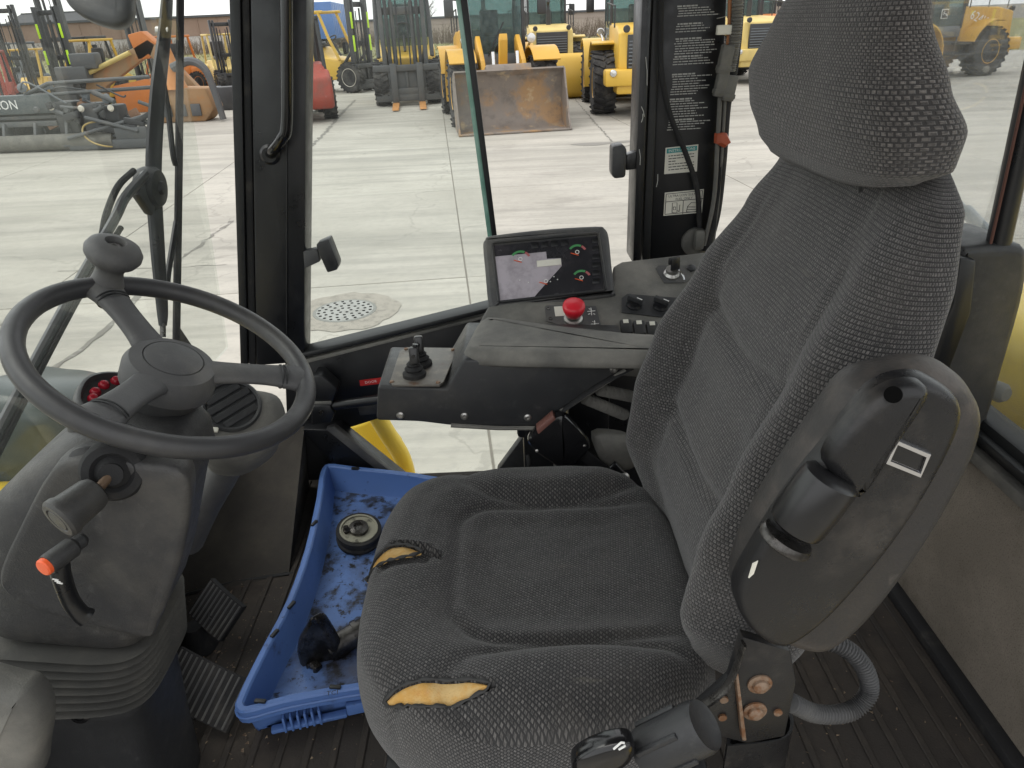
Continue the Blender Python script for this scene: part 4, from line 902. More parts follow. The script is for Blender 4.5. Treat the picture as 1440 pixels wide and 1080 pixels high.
# dash ledge
DP = V((0, 1.24, 1.872)); DN = V((0, -.382, .924)).normalized()
def D(px, py, off=0): return atp(px, py, DP+DN*off, DN)
m = MB(); dl = [D(px, py) for px, py in ((664, 470), (686, 430), (862, 402), (862, 374), (874, 367), (1040, 348), (1060, 420), (1020, 520), (900, 514), (780, 506), (690, 496))]
m.prism(dl, -DN*.035, .006, 3); da = m.build('dash_ledge', K('plastic_dusty'), con, ang=50)
m = MB(); m.prism([D(720, 440, -.05), D(1000, 455, -.05), D(1000, 400, -.05), D(720, 430, -.05)], (0, 0, -.3), .006); m.build('dash_underside', K('black'), con)
# display
SN = V((-.06, -.80, .60)).normalized(); SP0 = D(772, 424)
def Sx(px, py, off=0): return atp(px, py, SP0+SN*off, SN)
ho = smooth_closed([Sx(px, py) for px, py in ((679, 345), (682, 336), (692, 330), (770, 321), (838, 317), (850, 320), (856, 332), (860, 372), (864, 408), (858, 416), (780, 428), (702, 438), (690, 434), (686, 424), (682, 380))], 3)
m = MB(); m.puff(ho, SN, [(.014, -.10), (.004, -.07), (0, -.03), (0, -.006), (.003, 0), (.008, .002), (.009, .002)]); dh = m.build('display_housing', K('plastic_grey'), con, ang=50)
bz = [Sx(px, py, .001) for px, py in ((690, 340), (843, 326), (855, 410), (700, 428))]
b2_ = [Sx(px, py, .001) for px, py in ((693.5, 346), (842, 332), (849, 407), (699, 425))]
m = MB(); bq = []
for i in range(4):
    a, b = bz[i], bz[(i+1) % 4]; bq += [a+(b-a)*.04, a+(b-a)*.96]
m.puff(bq, SN, [(0, -.002), (0, .003), (.002, .005), (.005, .005), (.006, .002)]); m.build('display_bezel', K('plastic'), dh, ang=40)
m = MB(); m.puff(b2_, SN, [(.0, 0), (.0005, .0022)]); ds = m.build('display_screen', K('display'), dh, smooth=False)
su = (b2_[1]-b2_[0]); sv = (b2_[3]-b2_[0]); sxn = su.normalized(); syn = SN.cross(sxn)
def scr(u, v, off=.0028): return b2_[0]+su*u+sv*v+SN*off
def arc(name, c, r, w_, a0, a1, mt):
    m = MB(); n = 14; p = []
    for i in range(n+1):
        a = rad(a0+(a1-a0)*i/n); d = sxn*math.cos(a)+syn*math.sin(a); p.append((c+d*r, c+d*(r-w_)))
    for i in range(n): m.quad(p[i][0], p[i][1], p[i+1][1], p[i+1][0])
    m.build(name, K(mt), ds, smooth=False)
for (px, py, r) in ((812, 357, .020), (818, 393, .020), (732, 367, .022), (768, 398, .018)):
    c = Sx(px, py, .0052); 
    if px > 800 or py < 370: arc('gauge_arc', c, r, .0045, 140, 62, 'green_print'); arc('gauge_arc', c, r, .0045, 58, 25, 'pink_print')
    m = MB(); m.tube([c+sxn*.002-syn*.003, c-sxn*.013+syn*.003], .0009, 5); m.build('gauge_needle', K('orange'), ds)
    m = MB(); m.torus(c+syn*.004, SN, .0035, .0007, 14, 5); m.build('gauge_symbol', K('white'), ds)
for i in range(6):
    a = Sx(838, 338+i*11.4, .0045); m = MB(); m.box(a, (.014, .010, .001), Matrix((sxn, syn, SN)).transposed(), .0004); m.build('soft_key', K('black'), ds)
for i in range(4):
    a = Sx(752+i*14, 345-i*1.2, .0045); m = MB(); m.box(a, (.014, .012, .001), Matrix((sxn, syn, SN)).transposed(), .0004); m.build('indicator_window', K('black'), ds)
m = MB(); m.prism([Sx(px, py, .0034) for px, py in ((695.5, 361), (768, 354), (769, 364), (789, 363), (790, 374), (756, 412), (752, 417), (700, 423))], SN*.0004); m.build('painted_glare', K('film_or_glare'), ds, smooth=False)  # pale glare across the screen, painted as a thin sheet
a = Sx(772, 369.5, .0045); m = MB(); m.box(a, (.048, .013, .0012), Matrix((sxn, syn, SN)).transposed(), .0004); m.build('screen_label', K('offwhite'), ds)
m = MB()
m.bm.free()
for (px, py) in ((731, 394), (743, 397), (774, 396), (784, 393), (779, 389)): m = MB(); m.ball(Sx(px, py, .005), .0014, sub=1); m.build('screen_mark', K('white'), ds)
# stop button on its plate
m = MB(); pp = [D(px, py, .001) for px, py in ((766, 433), (768, 430), (838, 431), (846, 462), (842, 467), (790, 458), (768, 452))]; m.prism(pp, DN*.0015); spl = m.build('stop_button_plate', K('plastic_grey'), da, smooth=False)
c = D(806, 450, .002); m = MB(); m.lathe(c, DN, [(.018, 0), (.018, .006), (.014, .008), (.013, .020)], 26); sb = m.build('emergency_stop', K('steel'), da, ang=30)
m = MB(); m.lathe(c, DN, [(.0125, .012), (.016, .018), (.0205, .028), (.0215, .034), (.0205, .040), (.016, .043), (0, .045)], 32); m.build('stop_button_cap', K('red'), sb, ang=60)
for (px, py) in ((771, 434), (774, 448), (842, 463)):
    m = MB(); m.lathe(D(px, py, .0025), DN, [(.004, -.001), (.0035, .0015), (.002, .0015), (0, .0008)], 14); m.build('screw', K('steel_dark'), spl)
m = MB(); m.prism([D(px, py, .0028) for px, py in ((779, 431.5), (795, 430.5), (797, 444), (781, 445))], DN*.0006); m.build('paper_label', K('offwhite'), spl, smooth=False)
m = MB()
for (cx_, cy_) in ((831, 438), (836, 456)):
    for (dx, dy, dx2, dy2) in ((-5, 0, 6, -1), (0, -5, 1, 5), (-4, 4, -1, 3), (3, 3, 6, 4), (-3, -4, -1, -3)):
        m.tube([D(cx_+dx, cy_+dy, .003), D(cx_+dx2, cy_+dy2, .003)], .0009, 5)
m.build('plate_symbols', K('white'), spl)
# rotary knobs, rocker switches, key
m = MB(); m.prism([D(px, py, .001) for px, py in ((874, 420), (882, 414), (960, 420), (962, 450), (874, 440))], DN*.0015); kp_ = m.build('knob_plate', K('plastic'), da, smooth=False)
for (px, py) in ((892, 429), (929, 431)):
    c = D(px, py, .002); m = MB(); m.lathe(c, DN, [(.0155, 0), (.0155, .004), (.0135, .007), (.013, .012), (0, .0125)], 26); kk = m.build('rotary_knob', K('black'), kp_, ang=30)
    u_ = V((.8, -.55, -.22)); u_ = (u_-DN*u_.dot(DN)).normalized(); m = MB(); m.box(c+DN*.014, (.030, .009, .014), Matrix((u_, DN.cross(u_), DN)).transposed(), .002); kg = m.build('knob_grip', K('plastic'), kk)
    m = MB(); m.box(c+DN*.021+u_*.009, (.011, .0016, .0012), Matrix((u_, DN.cross(u_), DN)).transposed()); m.build('knob_pointer', K('white'), kg)
for i in range(4):
    c = D(880.5+i*18.6, 460+i*1.5, .003); m = MB(); u_ = V((1, 0, 0)); m.box(c, (.0215, .030, .010), Matrix((u_, DN.cross(u_), DN)).transposed() @ Matrix.Rotation(.14, 3, 'X'), .002); rk = m.build('rocker_switch', K('plastic'), da)
    m = MB(); m.box(c+DN*.0068+DN.cross(u_)*.009, (.010, .0085, .001), Matrix((u_, DN.cross(u_), DN)).transposed() @ Matrix.Rotation(.14, 3, 'X')); m.build('switch_window', K('offwhite'), rk)
m = MB(); m.prism([D(px, py, .001) for px, py in ((922, 378), (926, 374), (968, 374), (972, 392), (962, 398), (934, 398))], DN*.0015); kpl = m.build('key_plate', K('plastic_grey'), da, smooth=False)
c = D(944, 387, .002); m = MB(); m.lathe(c, DN, [(.016, 0), (.016, .005), (.0125, .010), (.0125, .016), (0, .016)], 24); ig = m.build('ignition_switch', K('steel'), da, ang=30)
m = MB(); m.box(c+DN*.030+V((.004, 0, 0)), (.022, .006, .028), Matrix.Rotation(.5, 3, 'Z'), .003); m.box(c+DN*.030+V((-.006, -.002, .006)), (.010, .006, .014), Matrix.Rotation(.5, 3, 'Z'), .002); m.build('key', K('black'), ig)
m = MB(); m.tube([c+DN*.022, c+V((.012, -.006, .012)), c+V((.020, -.014, .004)), c+V((.022, -.020, -.004))], .0018, 6, 4); m.build('key_ring', K('chrome'), ig)
m = MB(); m.lathe(D(972, 378, .002), DN, [(.009, 0), (.009, .004), (.006, .006), (0, .006)], 18); m.build('socket_cap', K('plastic'), da)
# ================================================================== yard
def mat_concrete(name, tint):
    m, t, p = _new(name); geo = t.nodes.new('ShaderNodeNewGeometry').outputs['Position']
    def mp(sc, rz=0):
        n = t.nodes.new('ShaderNodeMapping'); n.inputs['Scale'].default_value = sc; n.inputs['Rotation'].default_value = (0, 0, rz); t.links.new(geo, n.inputs['Vector']); return n.outputs[0]
    c = _mix(t, _range(t, _noise(t, mp((.5, .5, .5)), 1, 8, .6), .3, .7), (.35, .33, .285), (.43, .405, .355))
    c = _mix(t, _range(t, _noise(t, mp((.10, 1.3, 1), -.12), 1, 9, .7), .42, .66, 0, .75), c, (.25, .24, .21))
    c = _mix(t, _range(t, _noise(t, mp((.35, .9, 1), .5), 1, 9, .7), .56, .70, 0, .55), c, (.215, .20, .175))
    c = _mix(t, _range(t, _noise(t, mp((9, 9, 9)), 1, 6, .7), .45, .7, 0, .3), c, (.24, .23, .21))
    vo = t.nodes.new('ShaderNodeTexVoronoi'); vo.feature = 'DISTANCE_TO_EDGE'; vo.inputs['Scale'].default_value = .17
    nv = t.nodes.new('ShaderNodeTexNoise'); nv.inputs['Scale'].default_value = 1.2; nv.inputs['Detail'].default_value = 6; t.links.new(geo, nv.inputs['Vector'])
    va = t.nodes.new('ShaderNodeVectorMath'); va.operation = 'MULTIPLY_ADD'; va.inputs[1].default_value = (1.6, 1.6, 0); t.links.new(nv.outputs['Color'], va.inputs[0]); t.links.new(geo, va.inputs[2])
    t.links.new(va.outputs[0], vo.inputs['Vector'])
    c = _mix(t, _range(t, vo.outputs['Distance'], .0012, .004, .28, 0), c, (.16, .15, .13))
    oi = t.nodes.new('ShaderNodeObjectInfo'); h = t.nodes.new('ShaderNodeHueSaturation'); t.links.new(_range(t, oi.outputs['Random'], 0, 1, 1-tint, 1+tint), h.inputs['Value']); t.links.new(c, h.inputs['Color'])
    t.links.new(h.outputs[0], p.inputs['Base Color']); p.inputs['Roughness'].default_value = .88
    b = t.nodes.new('ShaderNodeBump'); b.inputs['Strength'].default_value = .3; b.inputs['Distance'].default_value = .01; t.links.new(_noise(t, mp((14, 14, 14)), 1, 6, .7), b.inputs['Height']); t.links.new(b.outputs[0], p.inputs['Normal'])
    return m
CON = mat_concrete('yard_concrete', .05)
m = MB(); m.quad((-400, -60, -.010), (400, -60, -.010), (400, 500, -.010), (-400, 500, -.010))
ground = m.build('ground', mat('packed_dirt', (.17, .155, .13), .95, 0, [((.24, .22, .19), .6, .4, .7, .7)]), None, smooth=False); ground['kind'] = 'structure'
SA = rad(4.7); su_, sv_ = V((math.cos(SA), math.sin(SA), 0)), V((-math.sin(SA), math.cos(SA), 0)); SO = V((-.80, 11.75, 0)); SS = 4.5
mslab = None
for i in range(-9, 10):
    for j in range(-4, 9):
        c = SO + su_*(SS*(i+.5)) + sv_*(SS*(j+.5))
        if c.y < -8 or abs(c.x) > max(9, c.y*.85+5): continue
        if mslab is None:
            m = MB(); m.box((0, 0, -.025), (SS-.014, SS-.014, .05), bev=.006, seg=1); o = m.build('concrete_slab', CON, ground); mslab = o.data
        else: o = bpy.data.objects.new('concrete_slab', mslab); S.collection.objects.link(o); o.parent = ground
        o.location = c + V((0, 0, -.004*random.random())); o.rotation_euler = (0, 0, SA)
# worn joint filler / cracks
def crack(pts, w0, seed):
    r = random.Random(seed); P_ = [at(px, py, z=0) for px, py in pts]; out = []
    for a, b in zip(P_, P_[1:]):
        n = max(3, int((b-a).length/.10))
        for k in range(n): out.append(a+(b-a)*(k/n)+V((r.gauss(0, .014), r.gauss(0, .014), 0)))
    m = MB(); L = []
    for i, p in enumerate(out):
        t = (out[min(i+1, len(out)-1)]-out[max(i-1, 0)]).normalized(); s = V((-t.y, t.x, 0)); w_ = w0*r.uniform(.3, 1.5); L.append([p+s*w_+V((0, 0, .0025)), p-s*w_+V((0, 0, .0025))])
    m.rings(L, close=False, cap=False); return m.build('filled_crack', mat('crack_fill%d' % seed, (.17, .16, .14), .9, 0, [((.30, .29, .26), 6, .5, .62, .9)]), ground, smooth=False)
crack([(60, 530), (130, 480), (170, 440), (215, 395), (330, 308)], .032, 1)
crack([(430, 213), (455, 190), (475, 165), (500, 140)], .05, 2)
crack([(80, 382), (330, 372)], .006, 3); crack([(1010, 150), (870, 210), (800, 130)], .02, 4)
m = MB(); so_ = at(838, 202, z=0); m.puff(smooth_closed([so_+V((x*1.0, y*.55, .003)) for x, y in ((-.55, 0), (-.2, .3), (.3, .2), (.7, .45), (.8, .1), (.3, -.2), (-.1, -.45))], 4), (0, 0, 1), [(0, 0), (.05, .0006)]); m.build('oil_stain', mat('oil_stain', (.20, .19, .17), .7), ground)
# manhole cover
mc = at(485, 437, z=0); mh = thing('manhole_cover', 'round perforated steel manhole cover set in the concrete yard', 'manhole cover', mc)
m = MB(); m.lathe((0, 0, 0), (0, 0, 1), [(.30, -.03), (.30, .004), (.275, .006), (.272, .004)], 48); m.build('cover_rim', mat('cast_iron', (.22, .22, .20), .6, .5), mh)
m = MB(); m.lathe((0, 0, 0), (0, 0, 1), [(.272, -.02), (.272, .006), (0, .007)], 48); m.build('cover_plate', mat('cast_iron_light', (.33, .33, .31), .55, .4, [((.2, .19, .17), 9, .4, .7, .5)]), mh)
k = 0
for r_, n in ((.06, 6), (.125, 11), (.19, 16), (.245, 20)):
    for i in range(n):
        a = 2*PI*i/n+k; m = MB(); m.lathe((r_*math.cos(a), r_*math.sin(a), .0075), (0, 0, 1), [(.015, 0), (.015, .0008)], 10); m.build('drain_hole', K('void'), mh)
    k += .3
m = MB(); rr = random.Random(5); n = 40; ou = [V((math.cos(2*PI*i/n), math.sin(2*PI*i/n), 0))*(.50+.10*mnoise.noise(V((math.cos(2*PI*i/n)*2, math.sin(2*PI*i/n)*2, 4)))+.03*rr.random()) for i in range(n)]
m.rings([[v+V((0, 0, .002)) for v in ou], [v.normalized()*.302+V((0, 0, .003)) for v in ou]], cap=False); m.build('patched_collar', mat('broken_concrete', (.30, .275, .235), .95, 0, [((.15, .14, .12), 9, .45, .7, .7)], .6, 40), mh, smooth=False)

# ================================================================== grass, brush, far buildings
gm = mat('dry_grass', (.20, .185, .075), .95, 0, [((.13, .15, .05), .35, .4, .65, .7), ((.27, .23, .12), 2.5, .5, .75, .6)])
m = MB(); m.quad((-90, 41, -.004), (60, 41, -.004), (60, 92, .5), (-90, 92, .5)); m.quad((-90, 29.5, -.006), (-9.6, 29.5, -.006), (-9.6, 41.2, -.006), (-90, 41.2, -.006))
gr = m.build('grass_verge', gm, None, smooth=False); gr['kind'] = 'structure'
rg_ = random.Random(11); m = MB()
for i in range(16000):
    if rg_.random() < .7: x, y = rg_.uniform(-50, 30), rg_.uniform(41, 86)
    else: x, y = rg_.uniform(-30, -9.7), rg_.uniform(29.6, 41)
    z = max(0, (y-41)/51*.5); h = rg_.uniform(.04, .13); a = rg_.uniform(0, PI); d = V((math.cos(a), math.sin(a), 0))*rg_.uniform(.03, .09); lean = V((rg_.uniform(-.06, .06), rg_.uniform(-.06, .06), h))
    c = V((x, y, z)); m.bm.faces.new([m.bm.verts.new(q) for q in (c-d, c+d, c+lean)])
gt = m.build('grass', gm, None, smooth=False, recalc=False, kind='stuff'); gt['label'] = 'dry yellow green grass on the verge behind the machines'; gt['category'] = 'grass'
m = MB()
for i in range(5200):
    x = rg_.uniform(-75, 34); y = rg_.uniform(86, 93); h = rg_.uniform(.8, 2.4)*(1+.25*mnoise.noise(V((x*.3, 0, 0)))); b = V((x, y, .3)); tpt = b+V((rg_.gauss(0, .35), rg_.gauss(0, .2), h)); s = V((rg_.uniform(.015, .04), 0, 0))
    m.bm.faces.new([m.bm.verts.new(q) for q in (b-s, b+s, tpt)])
    for k in range(2):
        q0 = b+(tpt-b)*rg_.uniform(.3, .8); q1 = q0+V((rg_.gauss(0, .4), rg_.gauss(0, .2), rg_.uniform(.2, .6))); m.bm.faces.new([m.bm.verts.new(q) for q in (q0-s*.7, q0+s*.7, q1)])
br_ = m.build('brush', mat('bare_brush', (.13, .10, .075), .95, 0, [((.21, .17, .13), .5, .4, .7, .7)]), None, smooth=False, recalc=False, kind='stuff'); br_['label'] = 'bare brown brush growing in front of the far wall'; br_['category'] = 'brush'
def warehouse(label, loc, L, hw, hb, mats, doors=(), dy=14):
    t = thing('warehouse', label, 'building', loc)
    m = MB(); m.box((L/2, dy/2, hw/2), (L, dy, hw)); m.build('lower_wall', mats[0], t, smooth=False)
    m = MB(); m.box((L/2, dy/2, (hw+hb)/2), (L+.1, dy+.1, hb-hw)); up_ = m.build('upper_wall', mats[1], t, smooth=False)
    m = MB(); m.box((L/2, dy/2, hb+.12), (L+.6, dy+.6, .24)); m.build('roof', mats[2], t, smooth=False)
    n = int(L/2.4); me_ = None
    for i in range(n):
        m = MB(); m.box((0, 0, (hw+hb)/2), (.12, .08, hb-hw))
        if me_ is None: o = m.build('wall_rib', mats[1], t, smooth=False); me_ = o.data
        else: o = bpy.data.objects.new('wall_rib', me_); S.collection.objects.link(o); o.parent = t; m.bm.free()
        o.location = (1.2+i*2.4, -.08, 0)
    return t
W1, W2, W3 = mat('brown_cladding', (.27, .185, .135), .7, 0, [((.33, .24, .18), .4, .4, .7, .6)]), mat('white_block_wall', (.52, .49, .45), .8, 0, [((.40, .37, .33), .5, .45, .7, .6)]), mat('dark_roof', (.08, .085, .09), .7)
warehouse('long low warehouse with white base and brown upper wall behind the grass', (-112, 98, .4), 86, 1.9, 3.9, (W2, W1, W3))
warehouse('low tan concrete building beyond the brush', (-25, 104, .4), 70, 2.0, 2.7, (mat('tan_wall', (.42, .36, .30), .85, 0, [((.33, .28, .24), .4, .4, .7, .6)]), mat('tan_wall_top', (.38, .32, .27), .85), W3))
ho_ = thing('gabled_house', 'house with dark gabled roof behind the brown warehouse', 'house', (-62, 118, .3))
m = MB(); m.box((0, 0, 1.6), (18, 9, 3.2)); m.build('wall', mat('pale_siding', (.55, .54, .52), .8), ho_, smooth=False)
m = MB(); m.prism([V((-10, -5, 3.2)), V((10, -5, 3.2)), V((7, 0, 5.8)), V((-7, 0, 5.8))], (0, .3, .1)); m.prism([V((-10, 5, 3.2)), V((10, 5, 3.2)), V((7, 0.2, 5.8)), V((-7, .2, 5.8))], (0, -.3, .1)); m.build('roof', mat('shingle_roof', (.10, .10, .105), .9), ho_, smooth=False)
# lorries beyond the verge
def lorry(name, label, cat, loc, rz, col, L=12, cabcol=None):
    t = thing(name, label, cat, loc, rz)
    mm = mat(name+'_paint', col, .45, 0, [([c*.8 for c in col], .8, .4, .7, .5)])
    if L:
        m = MB(); m.box((0, L/2+1.2, 2.75), (2.5, L, 2.7), bev=.04); bx_ = m.build('cargo_box', mm, t)
        for i in range(int(L/1.2)):
            for s in (-1, 1):
                m = MB(); m.box((s*1.262, 1.8+i*1.2, 2.75), (.03, .08, 2.6)); m.build('box_rib', mm, bx_, smooth=False)
        m = MB(); m.box((0, L/2+1.2, 1.15), (1.0, L, .3)); m.build('trailer_frame', K('black'), t)
    if cabcol:
        cm = mat(name+'_cab', cabcol, .35); m = MB(); pr_ = [(-3.2, .6), (-3.25, 1.9), (-1.7, 2.15), (-1.2, 3.2), (.6, 3.5), (.7, .6)]
        m.prism([V((-1.15, y, z)) for y, z in pr_], (2.3, 0, 0), .06); cb_ = m.build('cab_body', cm, t)
        m = MB(); m.prism([V((-1.0, y-.012, z+.012)) for y, z in ((-1.62, 2.2), (-1.22, 3.08), (-1.18, 3.06), (-1.58, 2.18))], (2.0, 0, 0)); m.build('windscreen', K('black_gloss'), cb_, smooth=False)
        for s in (-1, 1):
            m = MB(); m.box((s*1.155, -.6, 2.55), (.02, .9, .7), bev=.008); m.build('side_window', K('black_gloss'), cb_)
            m = MB(); m.box((s*1.35, -1.2, 2.5), (.18, .1, .6), bev=.03); m.build('mirror', K('black'), cb_)
    ys = ([L-.5, L+.7] if L else []) + ([-2.2, .2] if cabcol else [])
    for y in ys:
        for s in (-1, 1):
            m = MB(); m.lathe((s*1.0, y, .5), (1, 0, 0), [(.25, -.14), (.46, -.15), (.5, -.1), (.5, .1), (.46, .15), (.25, .14)], 20); m.build('wheel', K('rubber'), t)
    return t
lorry('semi_truck', 'white semi truck cab parked behind the yellow forklift', 'truck', at(462, 62, z=.2), rad(-75), (.8, .8, .8), 0, (.78, .78, .78))
lorry('white_trailer', 'white box trailer parked between truck cab and blue container', 'trailer', V((-20.4, 84, .3)), rad(-8), (.78, .78, .77), 9)
lorry('blue_trailer', 'tall blue box trailer parked behind the large mast forklift', 'trailer', V((-14.4, 64, .3)), rad(4), (.10, .20, .48), 9)

def bare_tree(label, loc, h, seed):
    r = random.Random(seed); t = thing('bare_tree', label, 'tree', loc, group='bare trees behind the yard'); tm = mat('bark%d' % seed, (.12, .10, .085), .95)
    m = MB(); m.tube([V((0, 0, -.1)), V((.1, 0, h*.3)), V((-.05, .1, h*.6)), V((.1, 0, h))], lambda q: .13*(1-q)+.02, 8, 4); m.build('trunk', tm, t)
    m = MB()
    for i in range(26):
        z = h*r.uniform(.35, .95); a = r.uniform(0, 2*PI); L = h*.35*r.uniform(.5, 1)*(1.2-z/h); p = V((0, 0, z)); d = V((math.cos(a), math.sin(a), r.uniform(.5, 1.1))).normalized(); e = p+d*L
        m.tube([p, p+d*L*.5+V((0, 0, .05)), e], lambda q: .04*(1-q)+.008, 5)
        for k in range(5):
            q0 = p+d*L*r.uniform(.3, .95); q1 = q0+V((r.gauss(0, .5), r.gauss(0, .5), r.uniform(.2, .9)))*.8; m.tube([q0, q1], lambda q: .014*(1-q)+.004, 4)
    m.build('branches', tm, t, kind='stuff')
bare_tree('bare leafless tree beside the gabled house', V((-44, 95, .4)), 7.5, 1)
bare_tree('slim bare tree at the edge of the tan building', V((-8, 96, .4)), 6.5, 2)

# ================================================================== machines
TYRE = mat('tyre_rubber', (.028, .028, .030), .85, 0, [((.13, .125, .115), 3, .4, .7, .65)], .2, 60, .3)
YEL = mat('loader_yellow', (.60, .335, .045), .42, 0, [((.45, .25, .03), 2.2, .5, .75, .6), ((.30, .22, .12), 7, .62, .78, .5)])
YELP = mat('faded_yellow', (.60, .46, .16), .55, 0, [((.40, .30, .12), 2, .45, .75, .6)])
YELF = mat('forklift_yellow', (.64, .40, .055), .4, 0, [((.5, .33, .04), 3, .5, .8, .5)])
ORA = mat('machine_orange', (.55, .17, .03), .5, 0, [((.35, .12, .04), 2, .45, .75, .6)])
REDM = mat('faded_red', (.33, .055, .035), .55, 0, [((.20, .07, .05), 3, .45, .7, .7), ((.38, .30, .26), 9, .62, .75, .5)])
STL = mat('worn_dark_steel', (.10, .104, .107), .6, .2, [((.17, .16, .145), 2.5, .45, .75, .6), ((.14, .08, .05), 5, .58, .75, .5)])
BLK = mat('machine_black', (.035, .036, .038), .5, 0, [((.10, .10, .095), 3, .5, .8, .5)])
GRY = mat('machine_grey', (.13, .145, .16), .5, 0, [((.2, .2, .2), 3, .5, .8, .4)])
CGL = mat('cab_glass', (.20, .245, .25), .06, 0, [((.36, .40, .41), .9, .4, .7, .6)], 0, 100, .8)
CGL = glass_mat('cab_glazing', (.55, .66, .65), .16, .06, (.55, .62, .62))
RUST = mat('bucket_rust', (.21, .18, .155), .65, .1, [((.36, .21, .09), 1.0, .48, .64, .8), ((.11, .095, .085), 2.4, .48, .7, .7), ((.46, .36, .22), 3, .56, .70, .7)], .3, 25)
CHR = mat('cylinder_rod', (.6, .6, .6), .25, .9)
LIM = mat('lime_tape', (.55, .85, .02), .5)
WHT = mat('white_rim', (.62, .58, .50), .6, 0, [((.4, .36, .30), 5, .5, .75, .5)])
def mesh_of(mb, name, mt, ang=38):
    o = mb.build(name, mt, None, ang=ang); me = o.data; bpy.data.objects.remove(o); return me
def put(me, name, parent, loc=(0, 0, 0), rz=0):
    o = bpy.data.objects.new(name, me); S.collection.objects.link(o); o.parent = parent; o.location = loc; o.rotation_euler = (0, 0, rz); return o
WH = {}
def wheel_meshes(key, R, w_, rimmat, tread=True, rimR=.5):
    if key in WH: return WH[key]
    m = MB(); m.lathe((0, 0, 0), (1, 0, 0), [(R*rimR, -w_*.42), (R*.80, -w_*.5), (R*.93, -w_*.47), (R*.965, -w_*.36), (R*.97, 0), (R*.965, w_*.36), (R*.93, w_*.47), (R*.80, w_*.5), (R*rimR, w_*.42)], 40)
    if tread:
        n = 22
        for i in range(n):
            for s in (-1, 1):
                a = 2*PI*(i+(.5 if s > 0 else 0))/n
                for q0, q1 in ((.03, .26), (.26, .50)):
                    aa = a+(q0+q1)*.5*.34; c = V((s*w_*(q0+q1)/2, -math.sin(aa)*R*.985, math.cos(aa)*R*.985))
                    m.box(c, (w_*(q1-q0)*1.15, R*.135, R*.05), Matrix.Rotation(aa, 3, 'X') @ Matrix.Rotation(-s*.55, 3, 'Z'), R*.008, 1)
    ty = mesh_of(m, 'tyre', TYRE)
    m = MB(); m.lathe((0, 0, 0), (1, 0, 0), [(R*rimR*1.02, w_*.40), (R*rimR*.97, w_*.44), (R*rimR*.90, w_*.40), (R*rimR*.86, w_*.18), (R*rimR*.45, w_*.12), (R*rimR*.42, w_*.26), (R*rimR*.15, w_*.28), (0, w_*.28)], 32)
    for i in range(10): a = 2*PI*i/10; m.cyl((w_*.12, R*rimR*.6*math.cos(a), R*rimR*.6*math.sin(a)), (w_*.17, R*rimR*.6*math.cos(a), R*rimR*.6*math.sin(a)), R*.03, n=6)
    ri = mesh_of(m, 'rim', rimmat); WH[key] = (ty, ri); return WH[key]
def wheels(t, key, R, w_, rimmat, spots, **kw):
    ty, ri = wheel_meshes(key, R, w_, rimmat, **kw)
    for x, y in spots:
        o = put(ty, 'wheel', t, (x, y, R), 0 if x > 0 else PI); put(ri, 'rim', o)
def bxp(t, name, mt, *boxes, bev=.03, **kw):
    m = MB()
    for c, s in boxes: m.box(c, s, bev=bev)
    return m.build(name, mt, t, **kw)
